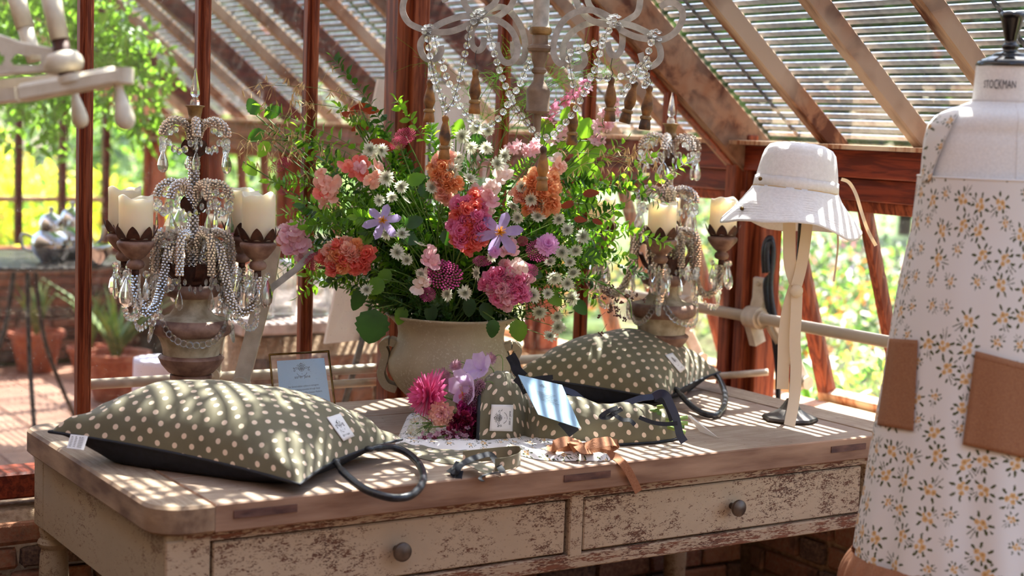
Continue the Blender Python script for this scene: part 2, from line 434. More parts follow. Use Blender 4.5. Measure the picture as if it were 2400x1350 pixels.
col = t.mix(t.ramp(g, [(.3, 0), (.7, 1)]), C(132, 106, 84), C(186, 166, 142)); col = t.mix(t.ramp(b, [(.42, 0), (.7, 1)]), col, C(140, 112, 92))
col = t.mix(t.ramp(sp, [(.62, 0), (.72, 1)]), col, C(84, 60, 48))
M['topend'] = t.end(t.pbsdf(col, .68, 0, t.bump(g, .35, .002)))
M['edge'] = simple('table_edge_wood', C(122, 86, 64), C(164, 128, 102), 30, .7, bump=.2, stretch=(.15, 1, 1))
M['endedge'] = simple('table_end_edge_wood', C(104, 76, 56), C(160, 132, 104), 22, .75, bump=.3, stretch=(1, .3, 1))
M['inlay'] = simple('mortise_wood', C(70, 40, 34), C(112, 76, 62), 60, .7, bump=.3, stretch=(.3, 1, 1))
M['paint'] = weathered('chipped_cream_paint', C(190, 164, 134), C(104, 66, 44), C(58, 38, 28), .602, (.45, 1, 1.1), 90)
M['paint2'] = weathered('chipped_cream_rail_paint', C(186, 158, 128), C(124, 72, 44), C(70, 42, 28), .645, (.15, 1, 1), 90)
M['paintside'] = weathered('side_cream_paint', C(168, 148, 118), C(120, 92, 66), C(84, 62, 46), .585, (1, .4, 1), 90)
M['dark'] = simple('dark_gap', C(22, 15, 12), rough=1)
M['knob'] = simple('old_wood_knob', C(62, 46, 36), C(96, 76, 60), 40, .4)
M['olive'] = dots('olive_polka_dot_fabric', C(112, 104, 78), C(228, 202, 176))
M['navy'] = simple('black_navy_cotton', C(16, 17, 24), C(26, 27, 38), 60, .7, bump=.2)
M['navytube'] = simple('black_leather_handle', C(18, 20, 26), C(34, 37, 46), 120, .34, bump=.1)
M['satin'] = simple('navy_satin', C(26, 30, 50), C(40, 46, 72), 10, .35)
M['floral'] = floral('floral_dress_fabric', C(228, 224, 220)); M['floral2'] = floral('floral_cloth_fabric', C(236, 230, 226), .050)
M['brown'] = simple('brown_linen', C(148, 96, 66), C(164, 112, 80), 300, .9, bump=.15)
M['brownp'] = simple('tan_pocket_linen', C(146, 98, 68), C(160, 112, 78), 300, .9, bump=.15)
M['canvas'] = simple('white_form_canvas', C(228, 226, 224), C(238, 236, 234), 200, .9, bump=.05)
M['black'] = simple('black_lacquer', C(8, 8, 14), rough=.12, coat=.6)
M['ink'] = simple('printing_ink', C(28, 26, 34), rough=.8); M['inkw'] = simple('white_ink', C(225, 225, 225), rough=.8)
M['hat'] = simple('white_cotton_hat', C(236, 232, 232), C(244, 240, 240), 120, .9, bump=.12)
t = NT('cream_strap_fabric'); M['strap'] = t.end(t.mixsh(.35, t.pbsdf(C(240, 228, 208), .9), t.n('ShaderNodeBsdfTranslucent', i_Color=C(245, 225, 190)).outputs[0]))
M['hattrim'] = simple('straw_braid', C(214, 186, 146), rough=.9); M['brass'] = simple('aged_brass', C(120, 90, 48), C(84, 62, 32), 60, .35, 1)
M['iron'] = simple('black_iron', C(52, 48, 46), C(84, 76, 72), 40, .4, .6)
M['rust'] = simple('rusty_iron', C(52, 26, 18), C(82, 44, 30), 60, .6, .3, bump=.3)
M['urn'] = simple('urn_stone', C(150, 134, 108), C(196, 182, 156), 30, .85, bump=.4)
M['urnb'] = simple('urn_brown_band', C(96, 62, 50), C(150, 116, 98), 26, .6, bump=.4)
M['tassel'] = simple('gilded_wood', C(70, 46, 30), C(170, 116, 56), 28, .55, bump=.4)
M['greypaint'] = simple('grey_white_painted_metal', C(160, 155, 146), C(194, 189, 180), 40, .5, bump=.2)
M['turned'] = simple('turned_taupe_wood', C(118, 96, 78), C(146, 124, 104), 30, .6, bump=.2)
M['gilt'] = simple('worn_gilt', C(120, 90, 50), C(170, 132, 78), 40, .5, bump=.3)
t = NT('candle_wax'); M['wax'] = t.end(t.mixsh(.35, t.pbsdf(C(246, 236, 214), .45, Subsurface_Weight=.6, Subsurface_Radius=(.03, .02, .012), Subsurface_Scale=1.0), t.n('ShaderNodeBsdfTranslucent', i_Color=C(252, 236, 206)).outputs[0]))
t = NT('vase_stoneware'); v = t.co(); nz = t.noise(v, 160, 3, .7); b = t.noise(v, 7, 3)
col = t.mix(t.ramp(b, [(.35, 0), (.7, 1)]), C(178, 162, 132), C(150, 134, 106)); col = t.mix(t.ramp(t.math('ADD', t.math('MULTIPLY', nz, .7), t.math('MULTIPLY', b, .3)), [(.55, 0), (.66, 1)]), col, C(196, 182, 156))
M['vase'] = t.end(t.pbsdf(col, .7, 0, t.bump(nz, .25, .002)))
M['card'] = simple('pale_blue_card', C(150, 182, 206), rough=.9); M['white'] = simple('white_label_cloth', C(232, 228, 226), rough=.8)
M['board'] = simple('white_board', C(226, 218, 210), rough=.6); M['silver'] = simple('silver_plate', C(220, 220, 220), C(170, 172, 176), 12, .12, 1)
M['terra'] = simple('terracotta', C(150, 82, 58), C(176, 110, 80), 20, .85, bump=.2)
M['lgreen'] = translucent('leaf_green', C(66, 106, 36), C(106, 148, 56), C(160, 215, 50), f=.5)
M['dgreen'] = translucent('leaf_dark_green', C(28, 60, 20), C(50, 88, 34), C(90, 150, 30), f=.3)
M['bgreen'] = translucent('leaf_blue_green', C(96, 128, 92), C(130, 156, 104), C(150, 200, 80), f=.35)
M['copper'] = translucent('leaf_copper', C(70, 26, 18), C(120, 52, 28), C(230, 90, 30), f=.5)
M['stem'] = simple('stem_green', C(78, 112, 44), C(110, 138, 60), 30, .6)
M['straw'] = simple('straw_spikelet', C(200, 160, 100), C(226, 196, 140), 50, .7)
for k, a, b in (('coral', (240, 112, 112), (250, 156, 136)), ('orange', (246, 166, 112), (250, 196, 150)), ('peach', (246, 180, 160), (250, 206, 188)),
                ('hotpink', (238, 124, 172), (246, 166, 202)), ('palepink', (236, 176, 192), (246, 206, 212)), ('blush', (244, 220, 212), (250, 234, 228)),
                ('crimson', (168, 34, 84), (206, 66, 116)), ('magenta', (176, 40, 128), (210, 76, 156)), ('lilac', (172, 148, 212), (196, 176, 226)),
                ('scabious', (224, 160, 214), (240, 190, 230)), ('bract', (216, 218, 188), (238, 238, 220)), ('mallow', (206, 176, 222), (224, 200, 232)),
                ('yellow', (240, 180, 40), (248, 206, 80)), ('wine', (84, 12, 42), (120, 22, 62)), ('dahlia', (222, 74, 148), (238, 120, 170)), ('duskpink', (160, 100, 128), (206, 166, 182))):
    M[k] = translucent('petal_'+k, C(*a), C(*b), C(*b), scale=60, f=.42, rough=.5)
M['bcentre'] = simple('astrantia_centre', C(120, 128, 100), C(176, 168, 150), 300, .8, bump=.5)
M['berry'] = simple('unripe_berry', C(60, 36, 30), C(110, 70, 50), 80, .4)
M['cork'] = simple('stem_ends', C(150, 170, 90), C(120, 150, 70), 30, .6)
# ------------------------------------------------------------ the glasshouse
YP, XE, SL = 4.05, 3.5, 0.81            # partition plane, eave plane, roof slope
SA = math.atan(SL)
def roof_z(x): return 1.60+(XE-x)*SL
def part(name, parent, mats, mb, **kw): return mb.build(name, mats, parent, **kw)

def bricks(parent, org, ux, uz, length, height, nrm, bl=.215, bh=.065, j=.012, depth=.03, seed=1, lo=0):
    """courses of separate bricks in the plane org + ux*a + uz*b, standing proud of the mortar along nrm"""
    rr = random.Random(seed); ux, uz, nrm = Vector(ux), Vector(uz), Vector(nrm)
    kinds = []
    for L in (bl, bl*.48):
        for q in range(3):
            mb = MB(); mb.box((0, 0, 0), (L-j, depth, bh-j), bev=.006)
            mb.v = [(x+rr.uniform(-.003, .003), y+rr.uniform(-.003, .003), z+rr.uniform(-.003, .003)) for x, y, z in mb.v]
            kinds.append((L, mb.mesh('brick', M['brick'], 25)))
    R3 = Matrix((ux, -nrm, uz)).transposed().to_4x4()
    n = int(height/bh)
    for c in range(n):
        a = -rr.uniform(0, bl)
        while a < length:
            k = rr.randrange(6) if rr.random() < .45 else rr.randrange(3)
            L, me = kinds[k]
            if 0 <= a and a+L <= length+.02:
                p = Vector(org)+ux*(a+L/2)+uz*((c+.5)*bh)+nrm*rr.uniform(-.004, .005)
                inst(me, 'brick', parent, Matrix.Translation(p) @ R3)
            elif a+L > 0 and a < length:
                s0, s1 = max(a, 0), min(a+L, length)
                if s1-s0 > .03:
                    p = Vector(org)+ux*((s0+s1)/2)+uz*((c+.5)*bh)
                    inst(me, 'brick', parent, Matrix.Translation(p) @ R3 @ Matrix.Diagonal(((s1-s0)/L, 1, 1, 1)))
            a += L

# ground outside, floor inside
MB().box((9, 7, -.10), (70, 70, .08)).build('ground_outside', M['ground'], kind='structure')
fl = MB().box((1.0, 4.1, -.045), (5.3, 11.6, .05)).build('floor', M['grout'], kind='structure')
tme = [MB().box((0, 0, 0), (.292, .292, .022), bev=.004).mesh('floor_tile', M['tile'], 30)]
for i in range(8):
    for jy in range(18):
        x, y = 1.15+i*.3, 4.35+jy*.3
        if x < 3.35: inst(tme[0], 'floor_tile', fl, Matrix.Translation((x, y, -.012+random.uniform(-.002, .002))))
# lean-to back wall behind and left of the camera
MB().box((-1.7, 4.1, 2.6), (.2, 11.6, 5.4)).build('wall_left', M['backwall'], kind='structure')

MB().box((1.0, -1.6, 1.7), (5.3, .2, 3.4)).build('wall_front', M['backwall'], kind='structure')
# partition (wall_back): brick base, sill, posts, panes
wb = MB().box((1.45, YP+.06, .27), (4.1, .22, .54)).build('wall_back', M['wall'], kind='structure')
bricks(wb, (.72, 3.945, .075), (1, 0, 0), (0, 0, 1), 2.76, .46, (0, -1, 0), seed=4)
MB().box((1.45, 4.055, .602), (4.1, .11, .068), bev=.006).build('sill', M['redx'], wb, 30)
PX0, DP = 1.2885, .3158
for i in range(-2, 8):
    x = PX0+i*DP; top = roof_z(x)-.05
    w, d = (.036, .06) if i not in (3, 7) else (.088, .10)
    if i == 7: w = .10
    mb = MB(); h = top-.636
    c = Vector((x, YP, .636+h/2))
    mb.box(c, (w, d*.55, h), bev=.004); mb.box(c+Vector((0, -d*.32, 0)), (w*.45, d*.35, h), bev=.003)
    if i == 3: mb.box(c+Vector((-.05, .01, 0)), (.02, .07, h))
    mb.build('post', M['post'], wb, 30)
for i in range(-3, 7):
    x0, x1 = PX0+i*DP+.005, PX0+(i+1)*DP-.005
    z1a, z1b = roof_z(x0)-.18, roof_z(x1)-.18
    lap = at(100, 492, y=YP).z
    for k, (za, zb0, zb1, yy) in enumerate(((.636, lap+.006, lap+.006, YP), (lap-.006, z1a, z1b, YP+.005))):
        mb = MB(); V = []
        for y in (yy-.0015, yy+.0015): V += [(x0, y, za), (x1, y, za), (x1, y, zb1), (x0, y, zb0)]
        mb.add(V, [(0, 1, 2, 3), (7, 6, 5, 4), (0, 4, 5, 1), (1, 5, 6, 2), (2, 6, 7, 3), (3, 7, 4, 0)])
        mb.build('glass_pane', M['glass'], wb, False)

# eave wall (wall_right): brick base, beam, posts
wr = MB().box((XE+.16, 4.15, .32), (.22, 11.5, .64)).build('wall_right', M['wall'], kind='structure')
bricks(wr, (XE+.045, 3.95, .02), (0, -1, 0), (0, 0, 1), 1.5, .60, (-1, 0, 0), seed=9, bl=.26, bh=.085, j=.016)
MB().box((XE+.13, 4.15, .655), (.26, 11.5, .03), bev=.004).build('sill', M['pale'], wr, 30)
mb = MB(); mb.box((XE+.02, 4.1, 1.477), (.10, 11.3, .085), bev=.004); mb.box((XE+.035, 4.1, 1.398), (.06, 11.3, .07), bev=.004)
mb.build('eave_beam', M['redx'], wr, 30)
MB().box((XE+.0, 5.3, 1.526), (.20, 8.9, .013)).build('eave_plate', M['pale'], wr, 30)
for y, w in ((3.985, .12), (2.72, .09), (5.25, .10), (6.45, .10), (7.65, .10), (8.80, .10), (9.66, .13)):
    mb = MB(); mb.box((XE+.03, y, 1.02), (.10, w, .70), bev=.005)
    mb.box((XE-.035, y-w*.1, 1.02), (.04, w*.35, .70), bev=.004)
    if y < 4: mb.box((XE+.0, y-.02, 1.02), (.05, w*.9, .70), bev=.003)
    mb.build('post', M['post'], wr, 30)

# casements, hinged under the beam and pushed outwards
def casement(n, y0, y1, out=.24, bars=3, z0=.70, z1=1.365):
    t = thing('window_%d' % n, (XE+.06, (y0+y1)/2, z1), kind='structure')
    A, B = Vector((XE+.06, 0, z1)), Vector((XE+.06+out, 0, z0-.02)); dn = (B-A).normalized(); nr = Vector((-dn.z, 0, dn.x))
    def P(y, s): q = A.lerp(B, s); q.y = y; return q
    for k in range(bars+1):
        y = y0+(y1-y0)*k/bars; ww = .052 if k in (0, bars) else .030
        MB().bar(P(y, 0), P(y, 1), ww, .045, up=nr, bev=.004).build('stile', M['post'], t, 30)
    MB().bar(P(y0-.026, 1), P(y1+.026, 1), .05, .05, up=nr, bev=.004).build('bottom_rail', M['pale'], t, 30)
    MB().bar(P(y0, .02), P(y1, .02), .04, .045, up=nr, bev=.004).build('top_rail', M['post'], t, 30)
    for k in range(bars):
        ya, yb = y0+(y1-y0)*k/bars+.012, y0+(y1-y0)*(k+1)/bars-.012
        mb = MB(); o = nr*.0015
        V = [P(ya, .03)-o, P(yb, .03)-o, P(yb, .97)-o, P(ya, .97)-o, P(ya, .03)+o, P(yb, .03)+o, P(yb, .97)+o, P(ya, .97)+o]
        mb.add(V, [(0, 1, 2, 3), (7, 6, 5, 4), (0, 4, 5, 1), (1, 5, 6, 2), (2, 6, 7, 3), (3, 7, 4, 0)]).build('glass_pane', M['glass'], t, False)
    return t
casement(1, 2.85, 3.90); casement(2, 4.12, 5.15, .28); casement(3, 5.35, 6.35, .05); casement(4, 6.55, 7.55, .05); casement(5, 7.75, 8.72, .05)

# far gable (wall_far): brick base, bars, glass
wf = MB().box((1.35, 9.83, .34), (4.4, .2, .68)).build('wall_far', M['wall'], kind='structure')
bricks(wf, (.95, 9.71, .01), (1, 0, 0), (0, 0, 1), 2.5, .66, (0, -1, 0), seed=13)
MB().box((1.35, 9.78, .69), (4.4, .14, .03)).build('sill', M['redx'], wf, 30)
for x in (.8, 1.35, 1.9, 2.42, 2.689, 2.955, 3.227):
    MB().box((x, 9.72, (.7+roof_z(x))/2), (.042, .06, roof_z(x)-.75), bev=.004).build('post', M['redd'], wf, 30)
for a, b in ((1.9, 2.42), (2.42, 2.689), (2.689, 2.955), (2.955, 3.227), (3.227, 3.45)):
    mb = MB(); mb.box(((a+b)/2, 9.72, (.7+roof_z(b))/2), (b-a-.02, .003, roof_z(b)-.75)); mb.build('glass_pane', M['glass'], wf, False)
MB().box((2.6, 9.72, 1.0), (1.7, .05, .03)).build('glazing_rail', M['pale'], wf, 30)

# roof (ceiling): rafters, glass
ce = thing('ceiling', (XE, 5, 1.6), kind='structure')
def rafter(y, w=.040, d=.062, mat='rafter', zoff=0, x0=XE+.06, x1=-1.0):
    a = Vector((x0, y, roof_z(x0)-d/2/cos(SA)+zoff)); b = Vector((x1, y, roof_z(x1)-d/2/cos(SA)+zoff))
    mb = MB(); mb.bar(a, b, w, d, up=(sin(SA), 0, cos(SA)), bev=.004)
    mb.build('rafter', M[mat], ce, 30)
yr = [YP-.39*k for k in range(1, 15)] ; far = [YP+.39*k for k in range(1, 15)]
for y in yr: rafter(y)
for k, y in enumerate(far): rafter(y, *((.05, .09, 'redd') if k % 3 == 2 else (.034, .05)))
rafter(YP, .085, .145, 'rafter')
MB().bar((XE+.05, YP+.005, roof_z(XE)-.20), (-1, YP+.005, roof_z(-1)-.20), .035, .05, up=(sin(SA), 0, cos(SA)), bev=.003).build('top_rail', M['red'], ce, 30)
rafter(9.7, .09, .16, 'pale')
ys = sorted(yr+[YP]+far)
for a, b in zip(ys, ys[1:]):
    p, q = Vector((XE+.12, 0, roof_z(XE+.12))), Vector((-1, 0, roof_z(-1)))
    mb = MB(); V = []
    for o in (0, .003):
        for c, y in ((p, a+.012), (p, b-.012), (q, b-.012), (q, a+.012)): V.append((c.x, y, c.z+o))
    mb.add(V, [(0, 1, 2, 3), (7, 6, 5, 4), (0, 4, 5, 1), (1, 5, 6, 2), (2, 6, 7, 3), (3, 7, 4, 0)]).build('glass_pane', M['roofglass'], ce, False)

# wooden lath blinds lying on the roof glass
PITCH_L = .0335
def blind(y0, y1, label, n=150, x_start=3.585, seed=0):
    rr = random.Random(seed)
    t = thing('lath_blind', (x_start, (y0+y1)/2, roof_z(x_start)), label, 'blind', 'wooden lath blinds on the glass roof')
    L = y1-y0; mb = MB(); mb.box((0, 0, 0), (.0172, L, .006)); me = mb.mesh('lath', M['lath'], False)
    for k in range(n):
        s = k*PITCH_L; x = x_start-s*cos(SA); z = roof_z(x)+.028
        Mx = Matrix.Translation((x, (y0+y1)/2, z+rr.uniform(-.0015, .0015))) @ Matrix.Rotation(SA+rr.uniform(-.06, .06), 4, 'Y') @ Matrix.Rotation(rr.uniform(-.001, .001), 4, 'Z')
        inst(me, 'lath', t, Mx)
    for y in [y0+.14+i*(L-.28)/max(1, round(L/.6)) for i in range(max(1, round(L/.6))+1)]:
        xa, xb = x_start, x_start-n*PITCH_L*cos(SA)
        MB().bar((xa, y, roof_z(xa)+.020), (xb, y, roof_z(xb)+.020), .012, .004, up=(sin(SA), 0, cos(SA))).build('cord', M['navy'], t, False)
blind(1.45, 4.02, 'wooden lath blind on the roof above the dress and hat', seed=1)
blind(4.09, 5.95, 'wooden lath blind on the roof directly behind the glass partition', seed=2)
blind(5.99, 7.85, 'wooden lath blind on the middle of the far roof', seed=3)
blind(7.89, 9.66, 'wooden lath blind on the roof nearest the far gable', seed=4)

# ------------------------------------------------------------ winding gear: pipes, brackets, levers
g = thing('vent_pipe', (3.42, 4.5, .967), 'long cream painted iron pipe running past the open casements', 'pipe')
MB().tube([(3.42, 2.3, .967), (3.42, 9.4, .967)], .0185, 14).build('pipe', M['creamd'], g)
for y in (3.86, 4.22, 5.25, 6.45):
    mb = MB(); mb.tube([(3.42, y-.03, .967), (3.42, y+.03, .967)], .036, 16); mb.tube([(3.42, y-.042, .967), (3.42, y-.03, .967)], .026, 16)
    mb.build('collar', M['cream'], g, 40)
    mb = MB(); mb.box((3.45, y+.015, 1.03), (.02, .06, .13), bev=.004); mb.bar((3.42, y, .967), (3.46, y+.02, 1.05), .04, .03); mb.bar((3.42, y+.02, .967), (3.455, y+.02, .88), .045, .03, up=(0, 1, 0))
    for z in (1.075, .905): mb.ball((3.437, y+.015, z), .008)
    mb.build('bracket', M['cream'], g, 40)
for y in (3.80, 4.33):
    t = thing('casement_lever', (3.44, y, .9), 'cream iron lever hanging from the pipe at the corner post' if y < 4 else 'cream iron lever behind the glass left of the corner post', 'lever')
    mb = MB(); a, b, c = Vector((3.43, y, .955)), Vector((3.50, y-.02, .85)), Vector((3.555, y-.04, .765))
    mb.bar(a, b, .018, .034, up=(1, 0, .5), bev=.003); mb.bar(a+Vector((0, -.028, 0)), b+Vector((0, -.02, 0)), .012, .03, up=(1, 0, .5), bev=.003)
    mb.build('upper_arm', M['cream'], t, 30)
    mb = MB(); mb.bar(b+Vector((0, -.012, .01)), c, .014, .045, up=(1, 0, .5), bev=.004); mb.tube([c+Vector((0, -.02, 0)), c+Vector((0, .02, 0))], .022, 12)
    mb.build('lower_arm', M['cream'], t, 30)
o = MB().tube([at(1655, 884, y=4.0), at(1800, 872, y=3.85)], .011, 10).build('push_rod', M['cream']); tag(o, 'short level cream rod beside the corner post above the table', 'rod')
for k, z in enumerate((.826, .785)):
    o = MB().tube([(1.50 if k else 1.3, 4.125, z+.004), (3.35, 4.125, z)], .0125 if k else .0145, 12).build('iron_rail', M['creamd'])
    tag(o, ('upper' if k == 0 else 'lower')+' of the two level cream rails behind the picture frame and vase', 'rail', 'rails behind the table')
# two stout lever arms standing behind the left candelabrum
def arm(name, pts, w, label, D, th=.02, mat='cream'):
    t = thing(name, at(*pts[0], D=D), label, 'lever')
    P = [at(*p, D=D) for p in pts]
    MB().tube(P, 0, flat=(w, th), nrm=-FH).build('bar', M[mat], t, 30)
    MB().tube([P[0]-FH*.02, P[0]+FH*.02], w*.62, 16).build('boss', M[mat], t, 40)
    MB().ball(P[0]-FH*.022, w*.22).build('bolt', M[mat], t)
    return t
arm('winding_lever', [(563, 905), (590, 800), (624, 670), (640, 575)], .043, 'thick cream iron arm rising between the left candelabrum and the picture frame', 4.22)
arm('winding_lever', [(500, 880), (512, 790), (528, 700), (545, 640)], .034, 'thinner cream iron arm close behind the stem of the left candelabrum', 4.34)
arm('lever_rod', [(600, 712), (640, 672), (690, 634), (735, 590)], .017, 'slanting grey cream rod crossing above the picture frame', 4.15, .012, 'greypaint')

# crank gear hanging at the top left
ck = thing('window_crank', at(150, 150, D=2.7), 'cream cast iron crank gear with two turned handles hanging at upper left', 'crank gear')
D0 = 2.70
mb = MB()
outl = [(-60, 70), (0, 85), (50, 102), (100, 112), (150, 122), (178, 132), (182, 150), (175, 172), (150, 172), (100, 166), (40, 170), (-60, 180)]
def plate(mb, pts, holes, D, th):
    """a thick plate with slots: rows of quads between top and bottom edge, skipping the slots"""
    top = [p for p in pts[:6]]; bot = [p for p in pts[7:]][::-1]
    def ev(L, x):
        for a, b in zip(L, L[1:]):
            if a[0] <= x <= b[0]: return a[1]+(b[1]-a[1])*(x-a[0])/(b[0]-a[0])
        return L[-1][1] if x > L[-1][0] else L[0][1]
    xs = [-60+5*i for i in range(48)]; R_ = 12
    ok = {}
    for i in range(len(xs)-1):
        for j in range(R_):
            x = xs[i]+2.5; y0, y1 = ev(top, x), ev(bot, x); y = y0+(y1-y0)*(j+.5)/R_
            ok[i, j] = not any(((max(abs(x-hx)-hw, 0))/hh)**2+((y-hy)/hh)**2 < 1 for hx, hy, hw, hh in holes)
    def P(i, j, s):
        x = xs[i]; y0, y1 = ev(top, x), ev(bot, x); return at(x, y0+(y1-y0)*j/R_, D=D+s*th)
    V = []; F = []; ix = {}
    def vi(i, j, s):
        if (i, j, s) not in ix: ix[i, j, s] = len(V); V.append(P(i, j, s))
        return ix[i, j, s]
    for (i, j), k in ok.items():
        if not k: continue
        F.append((vi(i, j, 0), vi(i, j+1, 0), vi(i+1, j+1, 0), vi(i+1, j, 0))); F.append((vi(i, j, 1), vi(i+1, j, 1), vi(i+1, j+1, 1), vi(i, j+1, 1)))
        for di, dj, e in ((-1, 0, ((i, j), (i, j+1))), (1, 0, ((i+1, j+1), (i+1, j))), (0, -1, ((i+1, j), (i, j))), (0, 1, ((i, j+1), (i+1, j+1)))):
            if not ok.get((i+di, j+dj), False):
                (a, b), (c, d) = e; F.append((vi(a, b, 1), vi(c, d, 1), vi(c, d, 0), vi(a, b, 0)))
    mb.add(V, F)
plate(mb, outl, [(62, 140, 24, 11), (-25, 138, 22, 13)], D0+.02, .022)
mb.tube(PL([(-60, 72), (0, 88), (50, 105), (100, 115), (140, 122)], D0+.025), .0055, 8)
mb.tube(PL([(-60, 178), (40, 168), (100, 164), (140, 169)], D0+.025), .0055, 8)
mb.build('bracket', M['cream'], ck, 30)
for q, (a, b, DD, chip) in enumerate((((112, -40), (152, 150), D0+.02, 1), ((28, -40), (72, 110), D0+.25, 0))):
    A, B = at(*a, D=DD), at(*b, D=DD)
    MB().tube([A, A.lerp(B, .7)], .0165, 16).build('rod', M['cream'], ck)
    MB().tube([A.lerp(B, .7), B, B+(B-A)*.22], .0145, 16).build('rod_end', M['rust'] if chip else M['cream'], ck)
ax = (at(152, 150, D=D0+.02)-at(112, -40, D=D0+.02)).normalized(); rot = Vector((0, 0, 1)).rotation_difference(ax).to_matrix()
MB().lathe(at(144, 122, D=D0+.02), [(.014, 0), (.026, .003), (.032, .012), (.034, .022), (.031, .032), (.022, .036), (.014, .037)], 24, ax=rot).build('boss', M['cream'], ck)
mb = MB(); mb.tube(PL([(-70, 233), (45, 222, -.01)], D0+.06), 0, flat=(.035, .022), nrm=UP); mb.tube(PL([(-20, 205), (120, 190), (170, 180)], D0+.16), 0, flat=(.03, .02), nrm=UP)
mb.build('cross_bar', M['cream'], ck, 30)
mb = MB(); P = PL([(45, 222), (290, 178)], D0-.01); mb.bar(P[0], P[1], .034, .026, up=UP, bev=.004); mb.bar(P[0]+UP*.003, P[1]+UP*.003-RT*.01, .022, .028, up=UP, bev=.004)
mb.tube([P[1]-UP*.013, P[1]+UP*.013], .017, 16)
mb.tube([at(170, 195, D=D0-.01), at(166, 178, D=D0-.01)], .024, 16)
mb.build('crank_bar', M['cream'], ck, 30)
prof = [(.016, 0), (.011, .004), (.008, .014), (.0085, .022), (.012, .036), (.0155, .052), (.018, .068), (.0175, .078), (.014, .087), (.006, .092), (0, .093)]
for a, b, DD, s in (((275, 190), (298, 305), D0-.01, 1.0), ((172, 205), (192, 300), D0+.10, .9)):
    A, B = at(*a, D=DD), at(*b, D=DD); d = (B-A); k = d.length/.093
    MB().lathe(A, [(r*k*1.02, z*k) for r, z in prof], 20, ax=Vector((0, 0, 1)).rotation_difference(d.normalized()).to_matrix()).build('handle', M['cream'], ck)

# black hose looped on the corner post
hs = thing('hose', at(1800, 600, D=5.1), 'black rubber hose looped over a hook by the corner post', 'hose')
mb = MB(); mb.tube(cr(PL([(1792, 640), (1790, 590), (1798, 562), (1808, 560), (1812, 590), (1808, 640), (1795, 660), (1797, 700), (1812, 780), (1822, 860), (1824, 940)], 5.12)), .009, 8)
mb.tube(cr(PL([(1800, 640), (1798, 590), (1804, 568), (1812, 585), (1806, 680), (1822, 780), (1832, 880)], 5.10)), .009, 8); mb.build('tube', M['navytube'], hs)

# ------------------------------------------------------------ work table
TX0, TX1, TY0, TY1, TZ = 1.084, 3.203, 2.946, 3.90, .78
tb = thing('work_table', ((TX0+TX1)/2, (TY0+TY1)/2, 0), 'long worn cream painted work table with two drawers and a bare wood top', 'table')
def rounded(x0, y0, x1, y1, r, corners, z0, z1, ch=.006):
    P = []
    for (cx, cy, a0, on) in ((x0, y0, pi, corners[0]), (x1, y0, 1.5*pi, corners[1]), (x1, y1, 0, corners[2]), (x0, y1, .5*pi, corners[3])):
        if on:
            ox, oy = (cx+r if cx == x0 else cx-r), (cy+r if cy == y0 else cy-r)
            P += [(ox+r*cos(a0+k*pi/16), oy+r*sin(a0+k*pi/16)) for k in range(9)]
        else: P.append((cx, cy))
    n = len(P); cx, cy = (x0+x1)/2, (y0+y1)/2; V = []; F = []
    def ins(p, o):
        return (p[0]+(o if p[0] < cx else -o), p[1]+(o if p[1] < cy else -o))
    for z, o in ((z0, ch), (z0+ch, 0), (z1-ch, 0), (z1, ch)): V += [ins(p, o)+(z,) for p in P]
    for r_ in range(3):
        for i in range(n): F.append((r_*n+i, r_*n+(i+1) % n, (r_+1)*n+(i+1) % n, (r_+1)*n+i))
    F.append(tuple(range(n-1, -1, -1))); F.append(tuple(range(3*n, 4*n)))
    mb = MB().add(V, F); mb.mi[-1] = 1; return mb
z0 = TZ-.060
rounded(TX0, TY0, TX0+.125, TY1, .075, (1, 0, 0, 1), z0, TZ).build('end_plank', [M['endedge'], M['topend']], tb, 30)
rounded(TX1-.125, TY0, TX1, TY1, .05, (0, 1, 1, 0), z0, TZ).build('end_plank', [M['endedge'], M['topend']], tb, 30)
yy = [TY0, TY0+.26, TY0+.50, TY0+.74, TY1]
for a, b in zip(yy, yy[1:]):
    rounded(TX0+.1262, a+.0006, TX1-.1262, b-.0006, 0, (0, 0, 0, 0), z0, TZ-.0006, .003).build('top_plank', [M['edge'], M['top']], tb, 30)
for (px0, px1, yt) in ((548, 696, 1196), (1322, 1430, 1116), (1948, 2028, 1052)):
    a, b = at(px0, yt, y=TY0), at(px1, yt, y=TY0)
    MB().box(((a.x+b.x)/2, TY0+.002, .7545), (b.x-a.x, .008, .016)).build('mortise_inlay', M['inlay'], tb, 30)
YF = TY0+.034
mb = MB(); mb.box((2.14, YF+.012, .708), (1.97, .03, .022)); mb.build('top_rail', M['paint2'], tb, 30)
mb = MB(); mb.box((2.14, YF+.012, .545), (1.97, .032, .034), bev=.003); mb.build('bottom_rail', M['paint2'], tb, 30)
for x0_, x1_ in ((1.118, 1.212), (2.100, 2.138), (3.052, 3.16)):
    MB().box(((x0_+x1_)/2, YF+.012, .63), (x1_-x0_, .034, .150), bev=.003).build('stile', M['paint'], tb, 30)
for (a, b, kx) in ((1.217, 2.096, 1.645), (2.142, 3.047, 2.597)):
    dr = MB().box(((a+b)/2, YF+.016, .629), (b-a-.008, .026, .125), bev=.003).build('drawer', M['paint'], tb, 30)
    R_ = Matrix.Rotation(pi/2, 3, 'X')
    kn = MB().lathe((kx, YF+.004, .629), [(.008, 0), (.008, .018), (.018, .022), (.0215, .028), (.021, .034), (.016, .038), (0, .039)], 20, ax=R_).build('knob', M['knob'], dr, 40)
MB().box((2.14, YF+.05, .62), (1.95, .02, .16)).build('gap_shade_sheet', M['dark'], tb, False)  # near-black sheet standing in for shade in the gaps round the drawers
mb = MB(); mb.box((1.128, 3.42, .625), (.022, .86, .18)); mb.build('side_panel', M['paintside'], tb, 30)
